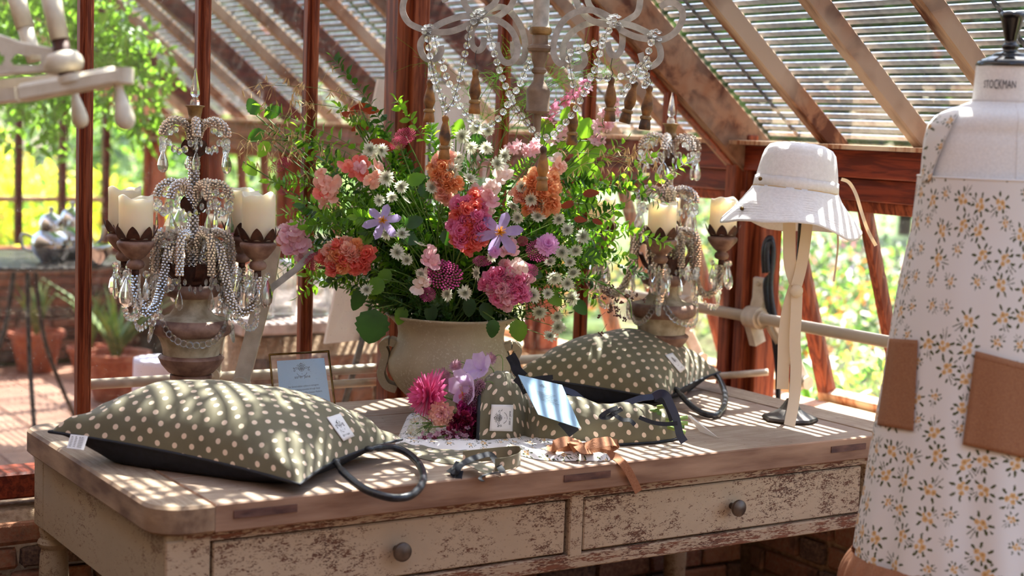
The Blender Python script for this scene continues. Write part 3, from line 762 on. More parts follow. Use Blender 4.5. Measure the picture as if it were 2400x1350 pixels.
MB().box((3.15, 3.42, .625), (.022, .86, .18)).build('side_panel', M['paintside'], tb, 30)
MB().box((2.14, 3.86, .625), (1.97, .022, .18)).build('back_panel', M['paintside'], tb, 30)
lp = [(.028, 0), (.030, .02), (.024, .05), (.030, .09), (.036, .2), (.038, .35), (.034, .46), (.030, .475), (.038, .483), (.041, .490), (.038, .497), (.032, .502), (.036, .52), (.036, .54)]
for x, y in ((1.155, YF+.038), (3.125, YF+.038), (1.155, 3.845), (3.125, 3.845)):
    mb = MB(); mb.lathe((x, y, 0), lp, 20); mb.box((x, y, .625), (.078, .078, .19), bev=.004); mb.build('leg', M['paintside'], tb, 30)
# ------------------------------------------------------------ garden outside, plants and furniture in the far bay
def cloud(name, cen, rad, n, size, mats, parent=None, surf=.55, seed=0, wts=None, **kw):
    """a mass of leaves: folded quads scattered in an ellipsoid, denser toward its outside"""
    r = np.random.RandomState(seed)
    d = r.normal(size=(n, 3)); d /= np.linalg.norm(d, axis=1)[:, None]
    rr = surf+(1-surf)*r.rand(n, 1)**.6
    lump = 1+.18*np.sin(d[:, :1]*5+seed)+.15*np.cos(d[:, 1:2]*7+seed*2)
    c = np.array(cen)+d*rr*lump*np.array(rad)
    c[:, 2] = np.maximum(c[:, 2], .02)
    a = r.normal(size=(n, 3)); a /= np.linalg.norm(a, axis=1)[:, None]; b = np.cross(a, r.normal(size=(n, 3))); b /= np.linalg.norm(b, axis=1)[:, None]
    s = size*(.6+.8*r.rand(n, 1))
    V = np.stack([c-a*s, c+b*s*.45, c+a*s, c-b*s*.45], 1).reshape(-1, 3)
    me = bpy.data.meshes.new(name); F = np.arange(4*n).reshape(-1, 4)
    me.from_pydata(V.tolist(), [], F.tolist())
    for mt in mats: me.materials.append(mt)
    if len(mats) > 1: me.polygons.foreach_set('material_index', r.choice(len(mats), n, p=wts).astype(np.int32))
    o = link(bpy.data.objects.new(name, me), parent); tag(o, **kw); return o
M['gy'] = translucent('garden_yellow_green', C(150, 170, 40), C(196, 206, 70), C(230, 240, 60), f=.55)
M['gg'] = translucent('garden_green', C(70, 110, 40), C(110, 150, 60), C(150, 200, 60), f=.5)
M['gd'] = translucent('garden_dark_green', C(34, 62, 34), C(60, 92, 50), C(70, 120, 40), f=.35)
M['gf'] = translucent('garden_grey_green', C(100, 130, 96), C(144, 166, 122), C(160, 190, 120), f=.5)
for k, c in (('fo', (240, 140, 60)), ('fy', (246, 214, 90)), ('fp', (240, 150, 160)), ('fw', (248, 244, 236)), ('fv', (150, 120, 190))): M[k] = translucent('garden_flower_'+k, C(*c), C(*c), C(*c), f=.45)
def tree(x, y, h, r, mats, label, seed, n=3500, size=.15, lo=.12):
    t = thing('garden_tree', (x, y, 0), label, 'tree', 'trees beyond the glasshouse')
    MB().tube([(x, y, 0), (x+.1, y, h*.45), (x-.1, y+.1, h*.8)], [.12, .09, .04], 8).build('trunk', M['rust'], t)
    cloud('crown', (x, y, h*(1+lo)/2), (r, r, h*(1-lo)/2), n, size, mats, t, .35, seed, kind='stuff')
TREEL = ['pale green tree behind the roof above the white hat', 'dark green tree behind the roof above the right candelabrum', 'tall pale tree behind the roof at the dress form', 'dark tree behind the far roof above the bouquet', 'tallest pale tree at the back, right of centre', 'dark tree behind the middle of the far roof', 'pale tree far back beyond the far eave', 'dark tree seen over the far gable, right one', 'pale tree seen over the far gable, left one', 'dark tree outside, right of the dress form', 'huge pale tree farthest back beyond the flowers', 'dark tree farthest back beyond the gable']
rt = random.Random(5)
k = 0
for i, (x, y, h, r) in enumerate([(13, 6, 7.0, 2.4), (14, 10.5, 6.0, 2.3), (16, 2.5, 8.0, 2.6), (12.5, 14, 6.5, 2.3), (18, 8, 9.5, 2.8), (11, 18, 6.5, 2.5), (16.5, 13.5, 9, 2.8), (7.5, 20, 6.5, 2.4), (3.5, 21, 7.0, 2.4), (13.5, 0, 6.5, 2.2), (19, 18, 9, 3.0), (9.5, 24, 8, 3)]):
    tree(x, y, h, r, [M['gd'], M['gg']] if i % 2 else [M['gg'], M['gd'], M['gd']], TREEL[i], 40+i, n=8000)
def bush(x, y, h, r, mats, label, seed, n=2500, size=.05, wts=None, grp='garden bushes', name='garden_bush'):
    t = thing(name, (x, y, 0), label, 'bush', grp)
    cloud('foliage', (x, y, h*.5), (r, r, h*.52), n, size, mats, t, .45, seed, wts, kind='stuff')
    MB().tube([(x, y, 0), (x, y, h*.5)], .02, 6).build('stem', M['rust'], t)
for i, (x, y, h, r) in enumerate([(2.2, 11.4, 1.38, .7), (2.9, 11.3, 1.30, .6), (1.5, 11.6, 1.42, .7), (3.6, 11.8, 1.15, .6), (2.5, 12.8, 1.5, .9)]):
    bush(x, y, h, r, [M['gy'], M['fy'], M['gg']], ['sunlit yellow green bush outside the far gable behind the teapots', 'sunlit yellow green bush right of the first partition post', 'leftmost sunlit yellow green bush outside the gable', 'yellow green bush by the far eave corner', 'tallest yellow green bush, set back behind the others'][i], 70+i, 2600, .045, [.62, .2, .18], 'yellow green bushes beyond the gable')
for i, (x, y, h, r) in enumerate([(4.6, 12.6, 1.9, .9), (5.6, 11.4, 1.6, .8), (4.3, 15, 2.4, 1.2), (1.8, 15.5, 2.6, 1.3)]):
    bush(x, y, h, r, [M['gg'], M['gf'], M['gd']], ['grey green bush past the far eave corner', 'grey green bush behind the left candelabrum top', 'large grey green bush deep in the garden', 'largest grey green bush behind the yellow ones'][i], 90+i, 2600, .06)
# flowering meadow along the eave side
ORD = ['first', 'second', 'third', 'fourth', 'fifth', 'sixth', 'seventh', 'eighth', 'ninth', 'tenth', 'eleventh', 'twelfth', 'thirteenth', 'fourteenth', 'fifteenth', 'sixteenth', 'seventeenth', 'eighteenth', 'nineteenth', 'twentieth']+['twenty first', 'twenty second', 'twenty third', 'twenty fourth', 'twenty fifth', 'farthest']
CN = dict(fo='orange', fy='yellow', fp='pink', fw='white', fv='violet')
md = []
for i in range(26):
    x, y = 4.7+rt.random()*6.0, 1.6+rt.random()*9.5
    if x > 10.2: x -= 2
    h = .45+.06*(x-4.7)+rt.random()*.3
    fm = rt.choice([['fo', 'fw'], ['fy', 'fw'], ['fp', 'fo'], ['fw', 'fv'], ['fy', 'fo'], ['fw', 'fp']])
    bush(x, y, h, .45+rt.random()*.35, [M['gf'], M['gg'], M['gd'], M[fm[0]], M[fm[1]]], 'flowering border clump outside, %s plant of %s flowers in the meadow' % (ORD[i], CN[fm[0]]+' and '+CN[fm[1]]), 120+i, 1900, .035, [.16, .32, .24, .15, .13], 'flowering clumps outside the casements', 'flower_clump')
# hanging climber inside, upper left
vt = thing('climbing_vine', at(150, 60, D=7.4), 'leafy climber hanging under the far roof at upper left', 'plant')
vl = MB(); vs_ = MB(); rv = random.Random(3)
for (x0, y0, x1, y1, D) in [(-40, -40, 60, 300, 7.2), (20, -60, 30, 240, 7.4), (60, -60, 130, 330, 7.2), (130, -60, 150, 260, 7), (150, -50, 250, 280, 7.2), (180, -30, 330, 170, 6.9), (120, 20, 380, 190, 6.9), (160, 60, 340, 300, 7), (250, 60, 300, 200, 6.7), (100, 60, 160, 330, 7.4), (20, 40, 10, 320, 7.5), (-20, 80, 100, 230, 7.1), (220, 90, 350, 320, 7.0), (0, 0, 170, 120, 7.3)]:
    pth = cr([at(x0, y0, D=D), at((x0+x1)/2+20, (y0+y1)/2-30, D=D), at(x1, y1, D=D+.1)], 12); vs_.tube(pth, .004, 5)
    for p in pth:
        for q in range(5):
            d = Vector((rv.gauss(0, 1), rv.gauss(0, 1), rv.gauss(-.8, .8))).normalized()
            vl.leaf(p+Vector((rv.gauss(0, .07), rv.gauss(0, .07), rv.gauss(0, .05))), d, Vector((rv.gauss(0, .6), rv.gauss(0, .6), 1)).normalized(), rv.uniform(.045, .085), rv.uniform(.025, .045))
vs_.build('vine_stem', M['stem'], vt); vl.build('leaves', M['gg'], vt, False, kind='stuff')

# round black table with silver ware
c = at(60, 607, D=7.3); zt = c.z
t = thing('round_table', (c.x, c.y, 0), 'round dark metal table behind the glass at left', 'table')
MB().lathe((c.x, c.y, 0), [(0, zt-.02), (.44, zt-.02), (.455, zt-.01), (.455, zt), (.44, zt+.004), (0, zt+.004)], 40).build('table_top', M['iron'], t, 40)
for k in range(3):
    a = k*2*pi/3+.4; MB().tube(cr([(c.x+.05*cos(a), c.y+.05*sin(a), zt-.02), (c.x+.12*cos(a), c.y+.12*sin(a), .45), (c.x+.34*cos(a), c.y+.34*sin(a), 0)]), .011, 8).build('leg', M['iron'], t)
def lathe_thing(name, base, prof, mat, label, cat, n=24, group=None):
    o = MB().lathe(base, prof, n).build(name, mat); return tag(o, label, cat, group)
def teapot(px, D, s, label):
    b = at(px, 585, D=D); b.z = zt+.004
    t = thing('teapot', b, label, 'teapot', 'silver teapots')
    MB().lathe(b, [(.05*s, 0), (.055*s, .01*s), (.085*s, .04*s), (.10*s, .085*s), (.092*s, .125*s), (.06*s, .15*s), (.055*s, .155*s)], 24).build('body', M['silver'], t)
    MB().lathe(b, [(.058*s, .153*s), (.06*s, .19*s), (.045*s, .225*s), (.012*s, .24*s), (.008*s, .25*s), (.016*s, .262*s), (0, .275*s)], 20).build('lid', M['silver'], t)
    MB().tube(cr([b+RH*.09*s+ZZ*.06*s, b+RH*.13*s+ZZ*.09*s, b+RH*.15*s+ZZ*.16*s]), .011*s, 8).build('spout', M['silver'], t)
    MB().tube(cr([b-RH*.09*s+ZZ*.12*s, b-RH*.14*s+ZZ*.13*s, b-RH*.14*s+ZZ*.07*s, b-RH*.09*s+ZZ*.05*s]), .008*s, 8).build('handle', M['silver'], t)
teapot(120, 7.15, .92, 'silver teapot left of the first partition post'); teapot(170, 7.35, .98, 'silver teapot half hidden by the first partition post')
b = at(222, 600, D=7.1); b.z = zt+.004
lathe_thing('silver_bowl', b, [(.03, 0), (.035, .01), (.065, .04), (.075, .075), (.078, .09), (.073, .09), (.06, .04), (0, .02)], M['silver'], 'silver bowl at the right rim of the round table', 'bowl')

def spiky(name, px, py, D, pr, ph, nl, L, label, seed, wide=.028, lean=.5):
    rr = random.Random(seed); b = at(px, py, D=D); b.z = 0
    t = thing(name, b, label, 'potted plant')
    MB().lathe(b, [(pr*.68, 0), (pr*.7, .004), (pr*.98, ph*.85), (pr*1.1, ph*.86), (pr*1.1, ph), (pr*.98, ph), (pr*.94, ph*.86), (0, ph*.84)], 24).build('pot', M['terra'], t, 40)
    for k in range(nl):
        a = rr.uniform(0, 2*pi); ln = rr.uniform(.1, lean); l = L*rr.uniform(.6, 1)
        P = [b+Vector((0, 0, ph*.8))+Vector((cos(a)*ln*l*q**1.6, sin(a)*ln*l*q**1.6, l*q*(1-.25*ln*q))) for q in (0, .25, .5, .75, 1)]
        MB().tube(P, 0, flat=[(wide*s_, wide*.25*s_+.001) for s_ in (.8, 1, .85, .5, .06)], nrm=Vector((cos(a), sin(a), .4))).build('leaf', M['agave'], t, 30)
M['agave'] = translucent('agave_leaf', C(90, 120, 66), C(150, 165, 96), C(150, 200, 60), f=.25)
spiky('potted_aloe', 85, 868, 9.45, .15, .24, 20, .42, 'spiky green aloe in a terracotta pot by the brick wall', 1)
spiky('potted_agave', 272, 884, 8.6, .17, .26, 18, .55, 'grey green agave in a terracotta pot behind the first post', 2, .04, .9)
spiky('potted_aloe', 210, 880, 9.3, .12, .18, 14, .42, 'smaller leafy aloe right of the post on the tiled floor', 3)
# stone-topped brick bench with jars and a bin, seen between the posts
bx0, bx1, by, bz = 2.30, 3.42, 5.35, .80
bench = thing('brick_bench', ((bx0+bx1)/2, by+.2, 0), 'brick plant bench with a pale stone top behind the glass', 'bench')
core = MB().box(((bx0+bx1)/2, by+.24, bz/2-.03), (bx1-bx0, .4, bz-.06)).build('core', M['wall'], bench)
bricks(core, (bx0, by+.035, .02), (1, 0, 0), (0, 0, 1), bx1-bx0, bz-.10, (0, -1, 0), seed=21)
MB().box(((bx0+bx1)/2, by+.22, bz-.02), (bx1-bx0+.04, .48, .045), bev=.006).build('stone_top', M['stone'], bench, 30)
for i, (x, y, r, h) in enumerate([(2.42, .12, .045, .16), (2.54, .2, .05, .20), (2.66, .14, .04, .13), (2.80, .25, .05, .2)]):
    b = Vector((x, by+y, bz+.003)); t = thing('glass_jar', b, 'clear glass jar on the bench, '+['leftmost', 'second from left', 'smallest', 'nearest the dark bin'][i], 'jar', 'glass jars on the bench')
    MB().lathe(b, [(0, 0), (r*.9, .002), (r, .012), (r, h*.75), (r*.75, h*.88), (r*.8, h), (r*.72, h), (r*.68, h*.88), (r*.92, h*.73), (r*.92, .014), (0, .01)], 20).build('body', M['crystal'], t)
    MB().lathe(b, [(r*.85, h), (r*.85, h+.012), (0, h+.014)], 16).build('lid', M['silver'], t)
b = Vector((2.98, by+.2, bz+.003)); t = thing('planter_bin', b, 'dark ribbed bin on the bench behind the flowers', 'bin')
MB().lathe(b, [(.085, 0), (.1, .15), (.105, .15), (.105, .165), (.092, .165), (.085, .02), (0, .02)], 24).build('body', M['iron'], t, 40)
for z in (.04, .08, .12): MB().lathe(b, [(.089+z*.1, z), (.094+z*.1, z+.004), (.090+z*.1, z+.008)], 24).build('rib', M['iron'], t)
# bay of wood behind, lower
# white cloth over a low stool, and a pink cushion
b = at(380, 905, D=6.2); t = thing('covered_stool', (b.x, b.y, 0), 'low stool under a white lavender cloth behind the left candelabrum', 'stool')
zc = at(380, 838, D=6.2).z
def fn(u, v):
    a = u*2*pi; q = v; r = .105*min(1, q*2.4)+.012*sin(a*5+1)*max(0, q-.4); z = zc-.004*q-max(0, q-.42)*.27*(1+.15*sin(a*3))
    return b.x+r*cos(a)*1.05, b.y+r*sin(a), z
o = MB().grid(fn, 40, 12, closed_u=True).build('cloth', simple('lavender_white_cloth', C(222, 218, 236), rough=.8), t)
for k in range(4):
    a = k*pi/2+.5; MB().bar((b.x+.09*cos(a), b.y+.09*sin(a), 0), (b.x+.07*cos(a), b.y+.07*sin(a), zc-.01), .02, .02, up=(1, 0, 0)).build('leg', M['pale'], t, 30)
# white boards on black easels behind the partition
def easel(name, quad, D, label, legs):
    t = thing(name, at(quad[3][0], quad[3][1], D=D), label, 'sign board')
    P = PL([q for q in quad], D); n = (P[1]-P[0]).cross(P[3]-P[0]).normalized()*.012
    MB().add([p for p in P]+[p+n for p in P], [(3, 2, 1, 0), (4, 5, 6, 7), (0, 1, 5, 4), (1, 2, 6, 5), (2, 3, 7, 6), (3, 0, 4, 7)]).build('board', M['board'], t, False)
    for a, b_ in legs:
        A, B = at(*a, D=D+.06), at(*b_, D=D+.02)
        MB().tube([A, B], .011, 8).build('leg', M['iron'], t)
easel('easel_board', [(888, 185, 0), (1112, 204, .25), (1085, 770, .2), (762, 806, 0)], 5.15, 'large tilted white board on a black easel behind the flowers', [((1012, 190), (1000, 1330)), ((960, 400), (700, 1330)), ((1090, 400), (1180, 1330))])

# out-of-frame creeper added over the roof to dapple light on the left cushion
cv = thing('dapple_creeper', (2.1, 4.0, roof_z(2.1)+.05), 'unseen leafy creeper added over the roof to dapple the left cushion', 'plant')
rc = random.Random(8); lm = MB(); sm_ = MB()
for k in range(9):
    y0 = 3.25+.17*k; P = cr([Vector((x_, y0+rc.uniform(-.12, .12), roof_z(x_)+.07)) for x_ in (1.2, 1.5, 1.8, 2.1, 2.4)], 8); sm_.tube(P, .004, 5)
    for p in P:
        for q in range(2): lm.leaf(p+Vector((rc.gauss(0, .06), rc.gauss(0, .07), rc.uniform(.0, .06))), (rc.gauss(0, 1), rc.gauss(0, 1), .1), (rc.gauss(0, .4), rc.gauss(0, .4), 1), rc.uniform(.05, .08), rc.uniform(.035, .055))
sm_.build('stem', M['stem'], cv); lm.build('leaves', M['gg'], cv, False, kind='stuff')
# ------------------------------------------------------------ candelabra
def k_at(p): return pj(p)[2]/F_PX
def candelabrum(bx, by):
    B = Vector((bx, by, TZ)); ppm = 983.0
    Z = lambda py: (1000-py)/ppm                        # heights read off the photograph's left candelabrum
    t = thing('candelabrum', B, 'tall crystal candelabrum on a stone urn behind the left cushion', 'candelabrum', 'crystal candelabra on the table')
    urn = MB().lathe(B, [(0, .001), (0.0840, .001), (0.0874, .012), (0.0806, .022), (0.0504, .04), (0.0403, .07), (0.0381, Z(892)), (0.0515, Z(886)), (0.0515, Z(875)), (0.0448, Z(872))], 32, cap=False).build('urn_foot', M['urnb'], t, 40)
    MB().lathe(B, [(0.0448, Z(874)), (0.0560, Z(868)), (0.0739, Z(848)), (0.0818, Z(832)), (0.0795, Z(828)), (0.0717, Z(824))], 32).build('urn_bowl_band', M['urnb'], t, 40)
    MB().lathe(B, [(0.0694, Z(828)), (0.0706, Z(815)), (0.0750, Z(795)), (0.0840, Z(778)), (0.0896, Z(772))], 32).build('urn_bowl', M['urn'], t)
    MB().lathe(B, [(0.0874, Z(776)), (0.0974, Z(769)), (0.1019, Z(758)), (0.1008, Z(748)), (0.0941, Z(739)), (0.0874, Z(736))], 32).build('urn_shoulder_band', M['urnb'], t)
    MB().lathe(B, [(0.0918, Z(738)), (0.0784, Z(735)), (0.0560, Z(726)), (0.0448, Z(712)), (0.0403, Z(695)), (0.0470, Z(684))], 32).build('urn_neck', M['urn'], t)
    MB().lathe(B, [(0.0448, Z(686)), (0.0616, Z(680)), (0.0672, Z(670)), (0.0650, Z(660)), (0.0538, Z(652))], 32).build('urn_rim', M['urnb'], t)
    mb = MB(); mb.lathe(B, [(.04, Z(655)), (.045, Z(648)), (.048, Z(612)), (.05, Z(604)), (.046, Z(604)), (.043, Z(640)), (0, Z(642))], 32)
    for k in range(6):
        a = k*pi/3+.4; d = Vector((cos(a), sin(a), 0)); mb.tube(cr([B+d*.048+ZZ*Z(640), B+d*.066+ZZ*Z(625), B+d*.08+ZZ*Z(600), B+d*.084+ZZ*Z(594)]), 0, flat=(.022, .002), nrm=d)
    mb.build('metal_collar', M['rust'], t, 40)
    rr = random.Random(11)
    def beaded(name, pts, r, n=6, step=.0062):
        n -= 1; step = .0068
        P = resample(cr(pts, 8), step); mb = MB(); mb.cur = 1; mb.tube(P, r*.62, 6); mb.cur = 0
        for i, p in enumerate(P):
            T = (P[min(i+1, len(P)-1)]-P[max(i-1, 0)]).normalized(); u = T.cross(Vector((.31, .2, .9))).normalized(); w = T.cross(u)
            for k in range(n):
                a = 2*pi*k/n+i*.5; mb.ball(p+(u*cos(a)+w*sin(a))*r, .0042, 5, 4)
        return mb.mesh(name, [M['tinybead'], M['greypaint']], False)
    inst(beaded('beaded_stem', [B+ZZ*Z(642), B+ZZ*Z(500), B+ZZ*Z(275)], .0115, 7), 'beaded_stem', t, Matrix.Identity(4))
    mb = MB(); mb.lathe(B, [(.012, Z(275)), (.013, Z(262)), (.02, Z(255)), (.021, Z(250)), (.014, Z(248)), (.015, Z(240)), (.0185, Z(222)), (.023, Z(219)), (.023, Z(217)), (.012, Z(216)), (0, Z(216))], 20, fn=lambda a, z: 1+.05*sin(14*a))
    mb.build('finial_cup', M['gilt'], t)
    MB().lathe(B, [(.012, Z(216)), (.013, Z(208)), (.009, Z(202)), (.007, Z(197)), (.0125, Z(190)), (.012, Z(182)), (.007, Z(155)), (.0015, Z(128)), (0, Z(127))], 8).build('crystal_finial', M['crystal'], t, False)
    for z, r in ((340, .030), (478, .030)):
        mb = MB()
        for k in range(4):
            a = k*pi/2+.5; d = Vector((cos(a), sin(a), 0)); s = d.cross(ZZ)
            P = [B+ZZ*Z(z)+ZZ*(.0)+d*.010, B+ZZ*Z(z-12)+d*.024, B+ZZ*Z(z-28)+d*.030, B+ZZ*Z(z-40)+d*.030]
            mb.tube(cr(P, 4), 0, flat=[(w_, .0016) for w_ in (.016, .022, .028, .031, .034, .035, .033, .030, .026, .02, .012, .007, .003)], nrm=d)
        mb.build('leaf_cup', M['rust'], t, 30)
    # meshes of the hanging crystals
    be = MB(); be.lathe((0, 0, 0), [(0, -.0034), (.0055, -.0030), (.0096, 0), (.0055, .0030), (0, .0034)], 8, ax=Matrix.Rotation(pi/2, 3, 'X')); be = be.mesh('crystal_bead', M['crystal'], False)
    def pear(L, w):
        mb = MB(); n = 10; prof = [(0, 0), (.08, .04), (.22, .2), (.42, .45), (.5, .68), (.42, .87), (.2, .97), (0, 1)]
        mb.lathe((0, 0, 0), [(r*w, -z*L) for r, z in prof], n, sx=1, sy=.45); return mb.mesh('crystal_drop', M['crystal'], False)
    big, med, sml = pear(.070, .050), pear(.056, .041), pear(.052, .020)
    def bead(p, a, par=t): return inst(be, 'bead', par, Matrix.Translation(p) @ Matrix.Rotation(a, 4, 'Z') @ Matrix.Rotation(rr.uniform(-.3, .3), 4, 'Y'))
    def drop(me, p, a, nb=2):
        for q in range(nb): bead(p-ZZ*(.0075+.0155*q), a+rr.uniform(-.5, .5))
        inst(me, 'crystal_drop', t, Matrix.Translation(p-ZZ*(.0155*nb)) @ Matrix.Rotation(a+pi/2, 4, 'Z'))
    # three tiers of beaded arches
    for zt_, za, rad, n, a0, ddrop in ((258, 330, .087, 6, .2, med), (408, 478, .088, 6, .55, big), (528, 610, .098, 8, .1, sml)):
        pts = lambda s: [Vector((.006, 0, Z(za)-.0)), Vector((.012, 0, Z(za-45))), Vector((rad*.35, 0, Z(zt_+2))), Vector((rad*.7, 0, Z(zt_-4))), Vector((rad*.97, 0, Z(zt_+14))), Vector((rad*1.02, 0, Z(zt_+(34 if s else 95))))]
        am = beaded('beaded_arch', pts(zt_ != 528), .0075, 6, .0056)
        for k in range(n):
            a = a0+2*pi*k/n; dd = Vector((cos(a), sin(a), 0))
            inst(am, 'beaded_arch', t, Matrix.Translation(B) @ Matrix.Rotation(a, 4, 'Z'))
            tip = B+dd*rad*1.02+ZZ*Z(zt_+(36 if zt_ != 528 else 97))
            drop(ddrop if k % 2 else sml, tip, a, 2)
            d2 = Vector((cos(a+.45), sin(a+.45), 0))
            for q in range(1, 6):                       # bead swag to the next arch
                f = q/6; p = (tip+ZZ*.012).lerp(B+Vector((cos(a+2*pi/n), sin(a+2*pi/n), 0))*rad*1.02+ZZ*(tip.z-B.z+.012), f); p.z -= .045*(1-(2*f-1)**2)
                bead(p, a)
            bead(B+dd*rad*.62+ZZ*(Z(zt_)-.018), a); bead(B+dd*rad*.8+ZZ*(Z(zt_)-.025), a)
    # four arms carrying the candle cups
    cups = []
    for (dx, dy, py) in ((-.186, .065, 552), (-.110, -.135, 568), (.170, -.050, 562), (.098, .140, 545)):
        tip = B+RH*dx+FH*dy; z = Z(562); d = (RH*dx+FH*dy).normalized(); R_ = sqrt(dx*dx+dy*dy); a = atan2(d.y, d.x)
        tip.z = B.z+z; cups.append(tip)
        q = lambda r, py_: B+d*r+ZZ*Z(py_)
        inst(beaded('beaded_arm', [q(.035, 610), q(.05, 560), q(R_*.42, 562), q(R_*.5, 620), q(R_*.62, 690), q(R_*.8, 712), q(R_*.96, 680), q(R_, 618)], .0085, 6, .0058), 'beaded_arm', t, Matrix.Identity(4))
        mb = MB(); mb.tube([q(R_, 622), q(R_, 604)], .009, 10); mb.build('arm_socket', M['rust'], t)
        MB().lathe(tip, [(.010, -.046), (.019, -.042), (.022, -.034), (.019, -.026), (.013, -.022), (.024, -.014), (.034, -.002), (.043, .010), (.045, .016), (.044, .021), (.038, .024), (0, .024)], 24, fn=lambda a_, z_: 1+.015*sin(5*a_+z_*90)).build('candle_cup', M['urnb'], t)
        mb = MB()
        for k in range(8):
            b_ = k*pi/4+.3; e = Vector((cos(b_), sin(b_), 0)); P = cr([tip+e*.018+ZZ*.025, tip+e*.036+ZZ*.028, tip+e*.045+ZZ*.042, tip+e*.053+ZZ*.060], 4)
            mb.tube(P, 0, flat=[(w_, .0014) for w_ in (.014, .019, .024, .028, .031, .032, .032, .031, .028, .024, .018, .010, .003)], nrm=e)
        mb.lathe(tip, [(0, .024), (.038, .025), (.038, .028), (0, .028)], 20); mb.build('petal_pan', M['rust'], t, 30)
        for k in range(5):                              # crystals under each cup
            b_ = k*2*pi/5+a; e = Vector((cos(b_), sin(b_), 0)); p = tip+e*.026+ZZ*(-.05-.008*(k % 2)); drop((big, sml, med, sml, sml)[k], p, b_, 1+k % 2)
        for q_ in range(15):                            # swag hanging out beyond the arm
            f = q_/14; p = (tip-ZZ*.075).lerp(q(R_*.55, 690), f)+d*.03*sin(pi*f); p.z -= .085*(1-(2*f-1)**2); bead(p, a+1)
    for (i, j) in ((0, 1), (1, 2), (2, 3), (3, 0)):      # long swags round the urn
        for q_ in range(1, 20):
            f = q_/20; A_, C_ = B.lerp(cups[i], .52), B.lerp(cups[j], .52); p = A_.lerp(C_, f)
            r_ = Vector((p.x-B.x, p.y-B.y, 0)); p.x, p.y = (B+r_.normalized()*max(r_.length, .104))[:2]
            p.z = B.z+Z(690)-.10*(1-(2*f-1)**2); bead(p, atan2(r_.y, r_.x)+pi/2)
    return t, cups
cl, cupsL = candelabrum(1.466, 3.745)
rootL = cl.location.copy(); posR = Vector((2.915, 3.70, TZ))
def copy_at(root, loc, rz): return copy_tree(root, None, Matrix.Translation(loc) @ Matrix.Rotation(rz, 4, 'Z'))
cR = copy_at(cl, posR, .52); cR['label'] = 'tall crystal candelabrum on a stone urn between the flowers and the white hat'
RZ = Matrix.Rotation(.52, 4, 'Z')
cupsR = [posR+(RZ @ (p-rootL)) for p in cupsL]
def candle(p, h, seed, label, r=.0405):
    rr = random.Random(seed); ph = rr.uniform(0, 6)
    t = thing('candle', p, label, 'candle', 'pillar candles on the candelabra')
    prof = [(r*.97, 0), (r, .003), (r, h*.5), (r*1.0, h*.8)]
    mb = MB(); n = 32; V = []; F = []
    for q, (r_, z) in enumerate(prof+[(r, h), (r*.93, h+.001), (r*.82, h-.010), (r*.6, h-.026), (r*.2, h-.03), (0.0001, h-.03)]):
        for k in range(n):
            a = 2*pi*k/n; top = q >= 4
            w = (.0050*sin(2*a+ph)+.0028*sin(5*a+ph*2)) if q in (4, 5) else (.004*sin(2*a+ph) if q == 6 else 0)
            s_ = 1-.04*(q in (4,))*sin(3*a+ph)
            V.append(p+Vector((cos(a)*r_*s_, sin(a)*r_*s_, z+w)))
    for i in range(9):
        for k in range(n): F.append((i*n+k, i*n+(k+1) % n, (i+1)*n+(k+1) % n, (i+1)*n+k))
    F.append(tuple(range(n-1, -1, -1))); mb.add(V, F).build('wax', M['wax'], t)
    w0 = p+ZZ*(h-.031); MB().tube([w0, w0+ZZ*.009, w0+ZZ*.015+RH*.003], .0014, 6).build('wick', M['ink'], t)
for i, (h, lab) in enumerate(((.108, 'farthest left pillar candle, rounded top rim'), (.098, 'second pillar candle from the left, rim melted jagged'), (.112, 'brightly lit pillar candle beside the flowers, black wick showing'), (.112, 'pillar candle behind the brightly lit one by the flowers'))):
    candle(cupsL[i]+ZZ*.029, h, i+3, lab+', on the left candelabrum')
for i, h in enumerate((.10, .095, .105, .10)):
    candle(cupsR[i]+ZZ*.029, h, i+12, ('pillar candle half hidden in leaves', 'pillar candle with a scooped rim standing nearest', 'pillar candle touching the hat brim', 'pillar candle at the back')[i]+' on the right candelabrum')

# ------------------------------------------------------------ vase
VX, VY = 2.165, 3.655; VB = Vector((VX, VY, TZ))
vz = lambda py: at(1040, py, D=4.29).z-TZ
vt_ = thing('vase', VB, 'wide weathered stoneware urn vase holding the garden flowers', 'vase')
prof = [(0, .002), (.085, .002), (.088, .012), (.10, .03), (.142, vz(905)), (.166, vz(870)), (.168, vz(845)), (.158, vz(820)), (.144, vz(795)), (.142, vz(780)), (.145, vz(762)), (.163, vz(745)), (.176, vz(738)), (.178, vz(733)), (.170, vz(733)), (.155, vz(742)), (.130, vz(765)), (.125, vz(800)), (.13, .1), (0, .05)]
MB().lathe(VB, prof, 56, fn=lambda a, z: 1+.006*sin(3*a)+.004*sin(5*a+z*20)).build('body', M['vase'], vt_)
for s in (-1, 1):
    d = RH*s; mb = MB()
    P = [VB+d*.142+ZZ*vz(808), VB+d*.166+ZZ*vz(802), VB+d*.182+ZZ*vz(812), VB+d*.174+ZZ*vz(832), VB+d*.180+ZZ*vz(858), VB+d*.184+ZZ*vz(880), VB+d*.170+ZZ*vz(905), VB+d*.142+ZZ*vz(914)]
    mb.tube(cr(P, 6), 0, flat=(.060, .020), nrm=d); mb.build('handle', M['vase'], vt_, 40)
MB().lathe(VB+ZZ*vz(748), [(0, 0), (.15, 0)], 24).build('dark_inside', M['dgreen'], vt_)

